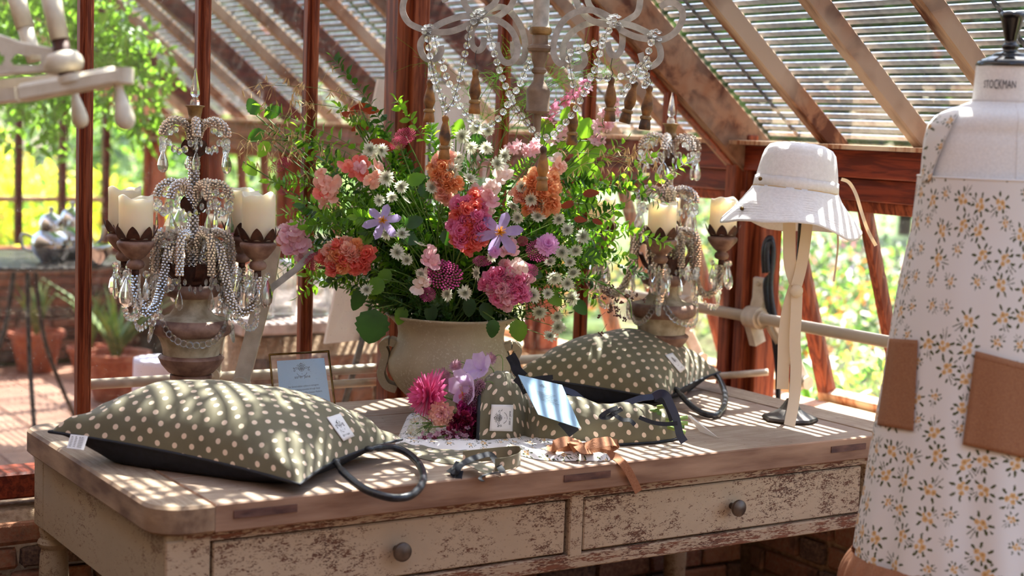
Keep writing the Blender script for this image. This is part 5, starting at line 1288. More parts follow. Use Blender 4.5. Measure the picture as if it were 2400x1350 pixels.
STR = [[(1003, 92), (1005, 110), (1007, 127), (1010, 145), (1013, 160), (1017, 177), (1021, 195), (1028, 210), (1035, 225), (1040, 245), (1043, 262)],
       [(1018, 85), (1021, 99), (1026, 118), (1033, 136), (1038, 155), (1044, 172), (1051, 191), (1058, 207), (1068, 216), (1074, 240), (1084, 256), (1096, 270), (1107, 284), (1140, 298), (1155, 288), (1170, 276), (1182, 258), (1195, 235), (1205, 218), (1215, 205), (1222, 188), (1230, 170), (1236, 155), (1243, 140)],
       [(1110, 50), (1100, 68), (1097, 88), (1094, 107), (1090, 125), (1086, 145), (1082, 163), (1078, 182), (1073, 200), (1069, 216), (1064, 232), (1058, 244), (1046, 258), (1036, 262)],
       [(1139, 49), (1144, 70), (1149, 91), (1155, 112), (1161, 134), (1167, 154), (1174, 174), (1182, 194), (1190, 214), (1199, 234), (1208, 252), (1222, 271), (1235, 288), (1248, 305), (1265, 320), (1290, 320), (1307, 305), (1323, 290), (1336, 274), (1348, 258), (1358, 240), (1368, 220), (1377, 200), (1385, 182), (1395, 160), (1401, 140), (1408, 118), (1413, 98), (1420, 78), (1434, 68)],
       [(1412, 95), (1392, 102), (1377, 110), (1362, 116), (1348, 121), (1332, 125), (1334, 145), (1337, 165), (1340, 185), (1345, 203)],
       [(1384, 179), (1397, 182), (1411, 184), (1425, 183), (1437, 174)],
       [(1526, 100), (1521, 116), (1519, 132), (1509, 147), (1494, 163), (1489, 178), (1478, 195), (1466, 210), (1455, 222)], [(1520, 150), (1508, 160), (1520, 173), (1508, 182), (1522, 194), (1508, 201)], [(1455, 179), (1472, 175), (1488, 165)]]
for i, S_ in enumerate(STR):
    D = DC-.05+(.06 if i in (1,) else 0)-.01*i
    P = [at(x, y, D=D) for x, y in S_]; o = MB().tube(cr(P, 3), .0006, 4).build('bead_strand', M['iron'], ch)
    for p in resample(cr(P, 4), .0207)[:]: inst(bm, 'glass_bead', o, Matrix.Translation(p) @ Matrix.Rotation(rf.uniform(0, 3), 4, 'X'))
tp = [(0, 0), (5, .5), (8.5, 6), (7.5, 13), (6, 16), (8, 22), (11, 33), (13.5, 46), (14, 55), (10, 66), (9, 70)]
tb_ = [(9, 70), (13, 72), (14, 76), (12.5, 79)]; ts = [(11, 79), (13, 90), (14, 101), (12, 103), (0, 103)]
def tassel(x, y, off, tilt=0, h=1.0, hang=True):
    p = at(x, y, D=DC+off); ax = Matrix.Rotation(tilt, 3, FH); k = kc*h
    o = MB().lathe(p, [(r*k, -z*k) for r, z in tp], 20, ax=ax).build('wooden_tassel', M['tassel'], ch)
    MB().lathe(p, [(r*k, -z*k) for r, z in tb_], 20, ax=ax).build('tassel_ring', M['gilt'], o)
    MB().lathe(p, [(r*k, -z*k) for r, z in ts], 26, ax=ax, fn=lambda a, z: 1+.09*sin(13*a)).build('tassel_skirt', M['tassel'], o)
    if hang: MB().tube(cr([p, p+ZZ*.010+RH*.003, p+ZZ*.022-RH*.002, p+ZZ*.045]), .0009, 5).build('hook_wire', M['iron'], o)
for a in ((1115, 162, -.05), (1008, 186, .10), (1044, 270, -.02), (1274, 342, -.08), (1433, 180, -.06), (1490, 188, .0, .22), (1523, 200, -.06, .08), (1344, 240, .12)): tassel(*a)
# ------------------------------------------------------------ cushions
def nz3(p, s=1.0, seed=0): return noise.noise(Vector(p)*s+Vector((seed*7.3, seed*3.1, 0)))
CREST = []
def _arc(cx, cy, r, a0, a1, n=14): return [(cx+r*cos(a0+(a1-a0)*i/n), cy+r*sin(a0+(a1-a0)*i/n)) for i in range(n+1)]
CREST += [_arc(0, 0, .16, 0, 2*pi, 24), [(-.16, 0), (.16, 0)], [(0, .16), (0, -.16)], [(-.13, -.06), (.13, -.06)], _arc(0, -.18, .3, pi*1.1, pi*1.9)]
for s in (-1, 1):
    CREST += [[(s*.16, .02), (s*.26, .08), (s*.36, .06), (s*.42, -.04), (s*.36, -.12)], [(s*.18, -.04), (s*.28, 0), (s*.34, -.03)], [(s*.40, .02), (s*.47, .08), (s*.46, -.02)],
              [(s*.36, -.12), (s*.44, -.16), (s*.47, -.08)], [(s*.04, .16), (s*.10, .30)], [(s*.09, .15), (s*.20, .26)], [(s*.10, .30), (s*.06, .24)], [(s*.13, .12), (s*.26, .20)], _arc(s*.06, .06, .025, 0, 6.28, 8), _arc(s*.06, -.03, .02, 0, 6.28, 8)]
CREST += [[(0, .16), (0, .34)], [(-.04, .28), (0, .34), (.04, .28)], [(0, -.3), (0, -.36)]]
def crest(mb, f, cx, cy, size, w=.010, flip=1):
    """line drawing mapped by f(x, y) -> point"""
    for st in CREST:
        for a, b in zip(st, st[1:]):
            dx, dy = b[0]-a[0], b[1]-a[1]; L = sqrt(dx*dx+dy*dy) or 1; nx, ny = -dy/L*w, dx/L*w
            q = [(a[0]+nx, a[1]+ny), (a[0]-nx, a[1]-ny), (b[0]-nx, b[1]-ny), (b[0]+nx, b[1]+ny)]
            mb.add([f(cx+x*size, cy+y*size) for x, y in q], [(0, 1, 2, 3)])
def write(mb, f, body, cx, cy, h, xs=1.0):
    V, Fc, w = text_pts(body); mb.add([f(cx+(x-w/2)*h*xs, cy+y*h) for x, y in V], Fc)
def quadmap(q, off=0):
    """(x, y) in 0..1 (y up) on a world quad tl, tr, br, bl"""
    tl, tr, br, bl = [Vector(p) for p in q]; n = (tr-tl).cross(bl-tl).normalized()
    if n.dot(EYE-tl) < 0: n = -n
    return lambda x, y: (bl*(1-x)+br*x)*(1-y)+(tl*(1-x)+tr*x)*y+n*off

def cushion(cor, ht, pinch, label, handle, tagq, care, seed, uvoff=0):
    Lc, Fc, Rc, Bc = cor; cen = (Lc+Fc+Rc+Bc)/4; Lu, Lv = (Fc-Lc).length, (Rc-Fc).length
    t = thing('cushion', Vector((cen.x, cen.y, TZ)), label, 'cushion')
    def base(u, v):
        p = (Lc*(1-u)+Fc*u)*(1-v)+(Bc*(1-u)+Rc*u)*v
        e = pinch*((4*u*(1-u))**1.0*(abs(2*v-1))**3*Lv+0); d = (Bc-Lc).normalized()*(1 if v < .5 else -1); p = p+d*e*.5
        e = pinch*((4*v*(1-v))*(abs(2*u-1))**3*Lu); d = (Fc-Lc).normalized()*(1 if u < .5 else -1); p = p+d*e*.3
        return p
    def bul(u, v, k=.5): return (max(0, 4*u*(1-u)))**k*(max(0, 4*v*(1-v)))**k
    def top(u, v):
        p = base(u, v); b = bul(u, v, .48); p.z += ht*b
        ed = 1-min(1, min(u, 1-u, v, 1-v)*7)
        w = .011*nz3(p, 8, seed)*(b+.1)+.006*nz3(p, 22, seed)*(.3+ed*.8)*(b > 0)
        au = u*Lu; av = v*Lv
        w += .0075*sin(av*70+3*nz3(p, 5, seed))*max(0, 1-min(u, 1-u)*5.5)*min(1, min(u, 1-u)*22)
        w += .0055*sin(au*60+3*nz3(p, 5, seed+2))*max(0, 1-min(v, 1-v)*4.5)*min(1, min(v, 1-v)*20)
        p.z += w; return p
    def bot(u, v):
        p = base(u, v); b = min(1, bul(u, v, .8)*2.2); c = Vector((cen.x, cen.y, p.z)); q = p.lerp(c, .04*b); q.z = p.z+(TZ+.002-p.z)*min(1, b*1.35); return q
    me = MB().grid(top, 84, 60, arc=uvoff).build('top_cover', M['olive'], t)
    MB().grid(bot, 48, 36).build('base_cover', M['navy'], t)
    rim = [base(i/24, 0) for i in range(24)]+[base(1, i/16) for i in range(16)]+[base(1-i/24, 1) for i in range(24)]+[base(0, 1-i/16) for i in range(16)]
    MB().tube(rim, .0034, 8, closed=True).build('piping', M['navy'], t)
    P = cr(handle, 6); MB().tube(P, [(.0060 if i < 5 or i > len(P)-6 else .0085) for i in range(len(P))], 12).build('handle', M['navytube'], t)
    for a in (handle[0], handle[-1]): MB().ball(a, .012, 10, 6, (1, 1, .6)).build('handle_anchor', M['navytube'], t)
    S = samples(me)
    f = stick(S, tagq, 1, 1, .004); o = MB().grid(f, 8, 8).build('brand_label', M['white'], t); solid(o, .0012, 0)
    g_ = stick(S, tagq, 1, 1, .0056); mb = MB(); crest(mb, lambda x, y: g_(min(1, max(0, x)), min(1, max(0, 1-y))), .5, .60, .62, .012); write(mb, lambda x, y: g_(min(1, max(0, x)), min(1, max(0, 1-y))), 'sister jane', .5, .14, .14)
    mb.build('label_print', M['ink'], o, False)
    if care:
        q = [at(a[0], a[1], D=a[2]) for a in care]; o = MB().add(q, [(0, 1, 2, 3)]).build('care_label', M['white'], t, False); solid(o, .001, 0)
        f2 = quadmap(q, .0012); mb = MB(); 
        for i in range(7):
            for j in range(4): 
                x0 = .1+j*.2+.03*((i*3+j) % 3); y0 = .86-i*.115; h = .05 if i else .07
                mb.add([f2(x0, y0), f2(x0+(.14 if i else .09), y0), f2(x0+(.14 if i else .09), y0-h*.5), f2(x0, y0-h*.5)], [(0, 1, 2, 3)])
        mb.build('care_print', M['ink'], o, False)
    return t
A_ = [at(115, 1012, z=.850), at(703, 1136, z=.806), at(942, 1030, z=.822)]; Bc = A_[0]+A_[2]-A_[1]; Bc = Bc.lerp(A_[1], .10); Bc.z = .84; A_.append(Bc)
h1 = [at(x, y, z=z) for x, y, z in ((786, 1082, .815), (806, 1108, .806), (844, 1140, .795), (883, 1158, .790), (922, 1167, .789), (961, 1162, .789), (986, 1140, .790), (992, 1114, .792), (980, 1085, .797), (953, 1061, .806), (922, 1049, .815), (890, 1049, .824), (866, 1052, .824))]
cushion(A_, .132, .16, 'green polka dot kneeling cushion at the left end of the table', h1, [(766, 979), (797, 969), (831, 1022), (805, 1034)],
        [(166, 1018, A_[0].y*0+pj(A_[0])[2]-.02), (206, 1022, pj(A_[0])[2]-.03), (196, 1055, pj(A_[0])[2]-.05), (156, 1050, pj(A_[0])[2]-.04)], 3)
A2 = [at(1205, 882, z=.855), at(1560, 938, z=.805), at(1688, 872, z=.828)]; B2 = A2[0]+A2[2]-A2[1]; B2 = B2.lerp(A2[1], .08); B2.z = .84; A2.append(B2)
h2 = [at(x, y, z=z) for x, y, z in ((1584, 912, .822), (1601, 931, .812), (1626, 956, .797), (1654, 971, .791), (1679, 972, .790), (1695, 956, .791), (1700, 931, .796), (1693, 903, .808), (1679, 880, .820), (1661, 866, .832), (1645, 861, .838), (1638, 868, .835))]
cushion(A2, .138, .12, 'green polka dot kneeling cushion lying behind the wrapped bouquet', h2, [(1559, 832), (1576, 827), (1607, 864), (1594, 874)], None, 8, .4)

# ------------------------------------------------------------ brass photo frame with the blue card
t = thing('photo_frame', at(705, 945, D=3.98), 'slim brass glass frame with a printed pale blue card', 'picture frame')
DFR = 4.02
q = PL([(631, 832), (769, 824), (784, 948, -.05), (645, 968, -.05)], DFR)
MB().tube(q, .0032, 6, closed=True).build('frame_edge', M['brass'], t)
q2 = [p+FH*.012 for p in q]; MB().tube(q2, .0026, 6, closed=True).build('back_edge', M['brass'], t)
o = MB().add(q+[p+FH*.003 for p in q], [(0, 1, 2, 3), (7, 6, 5, 4)]).build('glass', M['glass'], t, False)
cq = [p+FH*.006 for p in PL([(648, 847), (759, 840), (774, 944, -.045), (657, 958, -.045)], DFR)]
o = MB().add(cq, [(0, 1, 2, 3)]).build('card', M['card'], t, False); solid(o, .001, -1)
f = quadmap(cq, .0016); mb = MB(); crest(mb, f, .5, .80, .36, .010); write(mb, f, 'sister jane', .5, .59, .09, .9)
for i, s_ in enumerate(('Our limited edition collection reimagines', 'everyday gardening essentials through Sister', "Jane's whimsical lens and The Outdoor Platform", 'signature botanical aesthetic for')): write(mb, f, s_, .5, .40-.075*i, .052, .72)
mb.build('card_print', M['ink'], o, False)

# ------------------------------------------------------------ polka dot wrap with its bouquet, tags and ribbons
ST = [(1120, 1041, 915), (1132, 1040, 884), (1158, 1040, 867), (1184, 1038, 868), (1208, 1035, 888), (1230, 1031, 930), (1242, 1034, 952), (1262, 1041, 940), (1300, 1044, 924), (1345, 1044, 930), (1400, 1044, 948), (1465, 1043, 944), (1530, 1039, 950), (1574, 1033, 966), (1592, 1028, 984)]
wr_ = thing('bouquet_wrap', at(1350, 1040, z=TZ), 'green polka dot fabric flower wrap lying open toward the pink dahlia', 'flower wrap')
DX = [at(a, b, z=TZ+.002) for a, b, c_ in ST]
def wrapf(u, v):
    q = u*(len(ST)-1); i = min(int(q), len(ST)-2); f = q-i; f = f*f*(3-2*f) if 0 else f
    px, yb, yt = [ST[i][k]*(1-f)+ST[i+1][k]*f for k in range(3)]; Bp = at(px, yb, z=TZ+.002); h = (yb-yt)*pj(Bp)[2]/F_PX*.93; w = max(.075, h*.95) if u < .42 else h*1.15
    a = v*pi*1.02; sy = sin(min(pi, a))
    p = Bp+FH*(w*.5-cos(a)*w*.5)+ZZ*(max(0, sy)**.75*h)
    wk = .004*nz3(p, 22, 5)+.0035*nz3(p, 60, 6)+.003*sin(u*60+v*9)*max(0, 1-abs(u-.42)*7); n = (FH*-cos(a)+ZZ*sy).normalized()
    return p+n*wk*min(1, sin(v*pi)*3)
me = MB().grid(wrapf, 96, 34, arc=.2).build('fabric', M['olive'], wr_); solid(me, .002, -1)
edge = [wrapf(0, v/24)-RT*.001 for v in range(25)]; MB().tube(edge, .0042, 8).build('binding', M['navy'], wr_)
edge = [wrapf(1, v/24) for v in range(25)]; MB().tube(edge, .004, 8).build('binding', M['navy'], wr_)
MB().tube([wrapf(u/60, 0.0)+ZZ*.002 for u in range(61)], .003, 6).build('binding', M['navy'], wr_)
SW = samples(me)
lq = [(1152, 948), (1203, 949), (1201, 1011), (1147, 1010)]
f = stick(SW, lq, 1, 1, .004); o = MB().grid(f, 8, 8).build('brand_label', M['white'], wr_); solid(o, .0012, 0)
f = stick(SW, lq, 1, 1, .0056); g_ = lambda x, y: f(min(1, max(0, 1-y)), min(1, max(0, 1-x)))
mb = MB(); crest(mb, g_, .5, .60, .72, .010); write(mb, g_, 'sister jane', .5, .10, .13); mb.build('label_print', M['ink'], o, False)
def ribbon(parent, name, px, w, mat, nrm=None, th=.0012, **kw):
    P = cr([Vector(p) for p in px], 7); return MB().tube(P, 0, flat=(w, th), nrm=nrm or ZZ, uvs=w).build(name, M[mat], parent, 40, **kw)
Dw = pj(at(1350, 1043, z=TZ))[2]
ribbon(wr_, 'ribbon', PL([(1318, 912), (1345, 922), (1368, 940), (1385, 954), (1400, 959), (1430, 957), (1465, 946), (1500, 934), (1532, 930)], Dw+.06), .016, 'satin', -FH+ZZ*.6)
ribbon(wr_, 'ribbon', PL([(1532, 930), (1548, 922), (1562, 928), (1572, 950), (1583, 975), (1589, 1000), (1594, 1020), (1604, 1036)], Dw-.02), .020, 'satin', -FH+RT*.3)
ribbon(wr_, 'ribbon', PL([(1498, 978), (1530, 990), (1560, 994), (1588, 992)], Dw-.03), .010, 'navy', -FH+ZZ*.3)
ribbon(wr_, 'ribbon', PL([(1536, 930), (1556, 936), (1570, 955), (1580, 985)], Dw+.02), .024, 'navy', -FH+ZZ*.2)
ribbon(wr_, 'ribbon', PL([(1448, 955), (1430, 962), (1413, 972), (1410, 978), (1425, 978), (1440, 968), (1458, 958)], Dw-.04), .012, 'navy', -FH+ZZ)
ribbon(wr_, 'ribbon', PL([(1435, 965), (1445, 975), (1460, 984), (1476, 985), (1488, 996)], Dw-.04), .011, 'navy', -FH+ZZ)
ribbon(wr_, 'ribbon', PL([(1196, 832), (1206, 850), (1212, 868), (1228, 884)], Dw+.10), .026, 'navy', -FH)
ribbon(wr_, 'ribbon', PL([(1318, 984), (1335, 1002), (1346, 1016)], Dw-.045), .030, 'navy', -FH)
o = ribbon(wr_, 'printed_tape', PL([(1208, 886), (1221, 898), (1229, 912), (1233, 922)], Dw+.005), .018, 'navy', -FH)
q = PL([(1213, 884), (1222, 880), (1238, 918), (1229, 922)], Dw-.006); f = quadmap([q[3], q[0], q[1], q[2]], .001); mb = MB(); write(mb, lambda x, y: f(x, 1-y), 'sister jane', .5, .3, .24, .55); mb.build('tape_print', M['inkw'], o, False)
o = ribbon(wr_, 'printed_tape', PL([(1245, 890), (1270, 886), (1296, 884)], Dw+.05), .012, 'navy', -FH)
# blue swing tag
cq = PL([(1214, 879, .04), (1317, 903, .05), (1361, 1005, -.03), (1261, 972, -.04)], Dw-.045)
t = thing('swing_tag', cq[3], 'pale blue printed swing tag lying across the polka dot wrap', 'tag')
o = MB().add(cq, [(0, 1, 2, 3)]).build('card', M['card'], t, False); solid(o, .0015, -1)
f = quadmap(cq, .002); mb = MB()
for i in range(7): mb.add([f(.27, .66-.035*i), f(.70-.05*(i % 3), .66-.035*i), f(.70-.05*(i % 3), .652-.035*i), f(.27, .652-.035*i)], [(0, 1, 2, 3)])
crest(mb, f, .5, .84, .16, .012); mb.build('tag_print', M['satin'], o, False)
# cut stems out of the far end
for i, (x0, y0, x1, y1) in enumerate([(1560, 990, 1612, 992), (1560, 985, 1612, 978), (1565, 1000, 1606, 1014), (1540, 955, 1580, 948), (1480, 970, 1545, 960), (1490, 975, 1550, 968), (1550, 995, 1604, 1000)]):
    a, b = at(x0, y0, D=Dw+.03+.008*i), at(x1, y1, D=Dw+.03+.008*i); b.z = max(b.z, TZ+.008); a.z = max(a.z, TZ+.008)
    o = MB().tube([a, b], .0052, 9).build('cut_stem', M['cork' if i < 4 else 'stem']); tag(o, ['green cut stem, lowest thick one at the wrap end', 'green cut stem just above the lowest thick one', 'thick cut stem touching the table at the wrap end', 'topmost pale stem poking out beside the second cushion', 'thin stem lying in the wrap opening, upper', 'thin stem lying in the wrap opening, lower', 'stem between the thick cut ends'][i], 'stem', 'cut stems of the wrapped bouquet')
# wrapped bouquet
def inwrap(p): return cr([at(1300, 990, D=Dw+.05), at(1180, 985, D=Dw+.05), Vector(p)+RT*.03, p], 5)
def fac(p, n): n = Vector(n).normalized(); x = n.cross(ZZ if abs(n.z) < .9 else RT).normalized(); return Matrix((x, n.cross(x), n)).transposed()
def wf(name, lab, x, y, dD, kind, k, mats, n, s, grp=None):
    p = at(x, y, D=Dw+dD); o = flower(name, lab, 'flower', grp, inwrap(p), r=.0024 if kind == 'dahlia' else .0014); inst(pm_(kind, k, *mats), 'bloom', o, T3(p, fac(p, n), s)); return o
DI = -FH
wf('dahlia', 'large spiky pink dahlia facing left out of the wrap', 1010, 928, .02, 'dahlia', 0, ('dahlia',), -RT*1.0+DI*.45+ZZ*.1, 1.18)
inst(pm_('dahlia', 1, 'palepink'), 'inner_petals', wf('dahlia', 'small salmon pink dahlia below the large spiky one', 1037, 968, -.01, 'dahlia', 1, ('peach',), DI+RT*-.3, .95), T3(at(1037, 968, D=Dw-.02), fac(None, DI+RT*-.3), .6))
o = wf('sunflower', 'yellow sunflower seen edge on between the pink blooms', 1083, 945, .02, 'sun', 0, ('yellow',), -RT+DI*.25, 1.0); MB().ball(at(1085, 945, D=Dw+.02), .02, 12, 8).build('centre', M['berry'], o)
wf('mallow', 'lilac mallow bloom by the wrap edge, lower', 1100, 905, .0, 'mallow', 0, ('mallow',), DI*.8-RT*.7, 1.0); wf('mallow', 'lilac mallow bloom by the wrap edge, upper', 1128, 868, .03, 'mallow', 0, ('mallow',), DI*.6+ZZ*.5-RT*.4, .85)
for i, (x, y, s) in enumerate([(1040, 880, 1.0), (1068, 858, .8), (1046, 900, .9), (1062, 912, .8), (1150, 842, .8), (1028, 896, .8), (1078, 880, .8)]):
    p = at(x, y, D=Dw+.06); o = flower('pink_astrantia', ['dusky pink astrantia directly above the spiky dahlia', 'dusky astrantia highest over the dahlia, left of the mallow', 'dusky astrantia between dahlia and lower mallow', 'small dusky astrantia beside the sunflower', 'pink astrantia topmost at the wrap edge', 'dusky astrantia leftmost above the dahlia', 'dusky astrantia left of the lower mallow'][i], 'flower', 'dusky astrantias in the wrap', inwrap(p), r=.001); R3 = fac(p, DI+Vector((rf.gauss(0, .5), 0, rf.gauss(.2, .4))))
    inst(pm_('bract', i % 2, 'duskpink'), 'bracts', o, T3(p, R3, s)); inst(pm_('pins', 0, 'palepink'), 'centre', o, T3(p, R3, s*1.2))
for i, (x, y) in enumerate([(1110, 932), (1118, 915), (1128, 900), (1100, 938), (1124, 950)]):
    p = at(x, y, D=Dw-.01); o = flower('scabious', 'purple scabious seed head at the wrap binding, '+['second from the bottom', 'middle one', 'topmost', 'next to the sunflower', 'lowest'][i], 'flower', 'scabious heads in the wrap', inwrap(p), r=.001); inst(pm_('pins', 0, 'duskpink'), 'head', o, T3(p, fac(p, DI-RT*.4), 1.9)); inst(pm_('bract', 0, 'duskpink'), 'bracts', o, T3(p, fac(p, DI-RT*.4), .6))
for cx, cy, w, h, cols, lab, nn in ((1092, 1002, 76, 60, ('wine', 'wine', 'crimson'), 'deep wine red snapdragon low in the wrapped bouquet', 26), (1096, 958, 34, 34, ('magenta', 'hotpink'), 'magenta snapdragon beside the sunflower', 8)):
    o = flower('wine_snapdragon', lab, 'flower', None, inwrap(at(cx, cy, D=Dw)), r=.002)
    for q_ in range(nn):
        a = q_*2.39996; f_ = sqrt((q_+.5)/nn); p = at(cx+cos(a)*f_*w*.5, cy+sin(a)*f_*h*.5, D=Dw-.02+.03*rf.random()); p.z = max(p.z, TZ+.02); inst(pm_('lip' if q_ % 2 else 'ruffle', q_ % 2, cols[q_ % len(cols)]), 'blossom', o, T3(p, face(p, .5), .75))
o = flower('allium', 'white allium head with green stalks lying on the floral cloth', 'flower', None, inwrap(at(1000, 1000, D=Dw-.02)), r=.0018)
for q_ in range(46):
    a = q_*2.39996; f_ = sqrt((q_+.5)/46); p = at(988+cos(a)*f_*36, 1008+sin(a)*f_*34, D=Dw-.03+.05*rf.random()); p.z = max(p.z, TZ+.016); inst(pm_('lark', 0, 'bract'), 'floret', o, T3(p, face(p, .6), .38)); 
mb = MB(); 
for q_ in range(30): p = at(988+rf.gauss(0, 16), 1005+rf.gauss(0, 16), D=Dw-.02); mb.tube([at(1012, 990, D=Dw-.01), p], .0007, 4, cap=False)
mb.build('stalks', M['stem'], o, False)
for j, (x0, y0, x1, y1) in enumerate([(1110, 1020, 1010, 1046), (1120, 1000, 1022, 1026), (1080, 1020, 985, 1040), (1120, 1030, 1050, 1044)]):
    a, b = at(x0, y0, D=Dw-.02), at(x1, y1, D=Dw-.06); b.z = max(b.z, TZ+.014); a.z = max(a.z, TZ+.02); o = MB().tube([a, b], .001, 5).build('seed_spike', M['stem']); tag(o, 'dusky purple flower spike trailing on the cloth, '+['longest', 'upper one', 'farthest left', 'front one'][j], 'flower', 'purple spikes under the wrapped bouquet')
    for q_ in range(16): p = a.lerp(b, .2+.8*q_/15)+Vector((rf.gauss(0, .006), rf.gauss(0, .006), rf.gauss(.003, .005))); p.z = max(p.z, TZ+.008); inst(pm_('lark', 0, 'duskpink' if q_ % 3 else 'wine'), 'floret', o, T3(p, face(p, .9), .45))

# ------------------------------------------------------------ cloths and ties on the table
def sheet(name, front, back, label, cat, mat, h=.010, z=TZ+.001, n=60, seed=0, uvs=1.0, amp=.004):
    Fp = resample(cr([at(x, y, z=z) for x, y in front], 8), .01); Bp = cr([at(x, y, z=z) for x, y in back], 8)
    def ev(P, f): q = f*(len(P)-1); i = min(int(q), len(P)-2); return P[i].lerp(P[i+1], q-i)
    def top(u, v):
        p = ev(Fp, u).lerp(ev(Bp, u), v); e = min(1, v*9)**.5*min(1, (1-v)*9)**.5*min(1, u*20)**.5*min(1, (1-u)*20)**.5
        p = p.copy(); p.z += e*(h+amp*nz3(p, 14, seed)+amp*.6*nz3(p, 40, seed+1)); return p
    o = MB().grid(top, n, 16, arc=.1).build(name, M[mat]); tag(o, label, cat)
    MB().grid(lambda u, v: ev(Fp, u).lerp(ev(Bp, u), v), n, 2).build('underside', M[mat], o, True); return o
o = sheet('floral_cloth', [(926, 1040), (960, 1052), (1010, 1052), (1070, 1060), (1120, 1054), (1160, 1050), (1200, 1062), (1270, 1078), (1350, 1080), (1438, 1080)], [(955, 975), (1010, 968), (1080, 972), (1150, 980), (1220, 990), (1290, 1010), (1360, 1034), (1434, 1058)], 'folded cream cloth with small yellow flower print under the bouquet', 'cloth', 'floral2', .013, seed=4, amp=.008)
o = sheet('polka_cloth', [(915, 1046), (960, 1066), (1010, 1080), (1060, 1088), (1100, 1086), (1140, 1078)], [(950, 1040), (1010, 1052), (1060, 1058), (1100, 1058), (1140, 1056), (1180, 1056)], 'folded green polka dot strap piece at the table front', 'cloth', 'olive', .006, seed=6)
ribbon(o, 'strap', [at(x, y, z=TZ+.017) for x, y in ((1085, 1072), (1130, 1067), (1180, 1062), (1212, 1060), (1220, 1066), (1216, 1076), (1190, 1086), (1160, 1090))], .030, 'olive', [(-FH) for _ in range(50)])
def flatp(px, z, h, mat, name, parent):
    P = [at(x, y, z=z) for x, y in px]; n = len(P); Q = [p+ZZ*h for p in P]; return MB().add(P+Q, [tuple(range(n-1, -1, -1)), tuple(range(n, 2*n))]+[(i, (i+1) % n, n+(i+1) % n, n+i) for i in range(n)]).build(name, M[mat], parent, 30)
ribbon(o, 'pocket_end', [at(x, y, z=z) for x, y, z in ((1098, 1082, TZ+.018), (1120, 1090, TZ+.022), (1145, 1104, TZ+.016), (1162, 1114, TZ+.006))], .045, 'olive', ZZ)
ribbon(o, 'navy_binding', [at(x, y, z=z) for x, y, z in ((1132, 1128, TZ+.010), (1125, 1121, TZ+.012), (1135, 1114, TZ+.014), (1160, 1108, TZ+.016), (1182, 1108, TZ+.012))], .008, 'navy', ZZ)
ribbon(o, 'navy_tie', [at(x, y, z=z) for x, y, z in ((1052, 1100, TZ+.010), (1068, 1106, TZ+.014), (1078, 1092, TZ+.026), (1100, 1078, TZ+.030), (1130, 1068, TZ+.030), (1150, 1066, TZ+.026), (1163, 1082, TZ+.018), (1178, 1106, TZ+.010))], .014, 'navy', ZZ*.6-FH)
ribbon(o, 'navy_tie', [at(x, y, z=z) for x, y, z in ((1078, 1084, TZ+.024), (1070, 1098, TZ+.014), (1066, 1110, TZ+.008), (1084, 1114, TZ+.006))], .020, 'navy', ZZ*.5-FH)
bw = thing('ribbon_bow', at(1385, 1050, z=TZ), 'tan fabric bow whose tail hangs over the table front', 'bow')
zb = TZ+.016
def bp(*L): return [at(x, y, z=zb+dz) for x, y, dz in L]
for L in ([(1355, 1046, .006), (1330, 1034, .024), (1300, 1044, .018), (1294, 1052, .004), (1320, 1050, .002), (1352, 1048, .008)], [(1360, 1046, .008), (1390, 1040, .026), (1430, 1034, .026), (1441, 1040, .014), (1430, 1048, .006), (1395, 1052, .004), (1362, 1050, .008)],
          [(1345, 1032, .018), (1355, 1042, .022), (1368, 1052, .016), (1384, 1056, .004)], [(1335, 1030, .020), (1346, 1040, .024), (1340, 1052, .010)], [(1358, 1050, .008), (1325, 1056, .000), (1296, 1052, .000)]):
    ribbon(bw, 'loop', bp(*L), .026, 'brown', ZZ*.7-FH)
MB().ball(bp((1357, 1046, .012))[0], .015, 10, 7, (1, .8, .8)).build('knot', M['brown'], bw)
tail = bp((1362, 1050, .008), (1390, 1058, .000), (1415, 1062, -.004), (1440, 1070, -.010)); e0 = at(1456, 1082, y=TY0-.004); tail += [e0, at(1470, 1100, y=TY0-.010), at(1484, 1126, y=TY0-.010), at(1497, 1153, y=TY0-.012)]
ribbon(bw, 'tail', tail, .020, 'brown', -FH*.8+ZZ*.5)
q = PL([(1612, 968), (1622, 972), (1684, 1028), (1676, 1030)], 4.05)
q = [at(1612, 974, z=.812), at(1618, 973, z=.812), at(1685, 1027, z=TZ+.002), at(1640, 1012, z=TZ+.002)]
o = MB().add(q, [(0, 1, 2, 3)]).build('small_card', M['board'], None, False); solid(o, .0015, 0); tag(o, 'small pale card leaning on the cut stems', 'card')

# ------------------------------------------------------------ hat on its stand
HS = Vector((2.98, 3.20, TZ)); DH = pj(HS+ZZ*.66)[2]
st = thing('hat_stand', HS, 'dark metal hat stand with an eight sided flared foot', 'hat stand')
MB().lathe(HS, [(0, .001), (.074, .001), (.077, .006), (.073, .012), (.050, .020), (.030, .032), (.018, .048), (.012, .060)], 8, fn=lambda a, z: 1).build('foot', M['iron'], st, 20)
zt_ = at(1862, 440, D=DH).z
MB().tube([HS+ZZ*.05, HS+ZZ*(zt_-TZ+.03)], .0065, 12).build('pole', M['black'], st)
MB().ball(HS+ZZ*(zt_-TZ+.035), .048, 16, 10, (1, 1, .5)).build('hat_rest', M['iron'], st)
HC = at(1879, 337, D=DH)
ht_ = thing('bucket_hat', HC-ZZ*.2, 'white cotton bucket hat with long cream neck ties', 'hat')
tl_ = Matrix.Rotation(radians(5.0), 3, FH) @ Matrix.Rotation(radians(-3), 3, RH)
HR = Matrix((RH, FH, ZZ)).transposed()
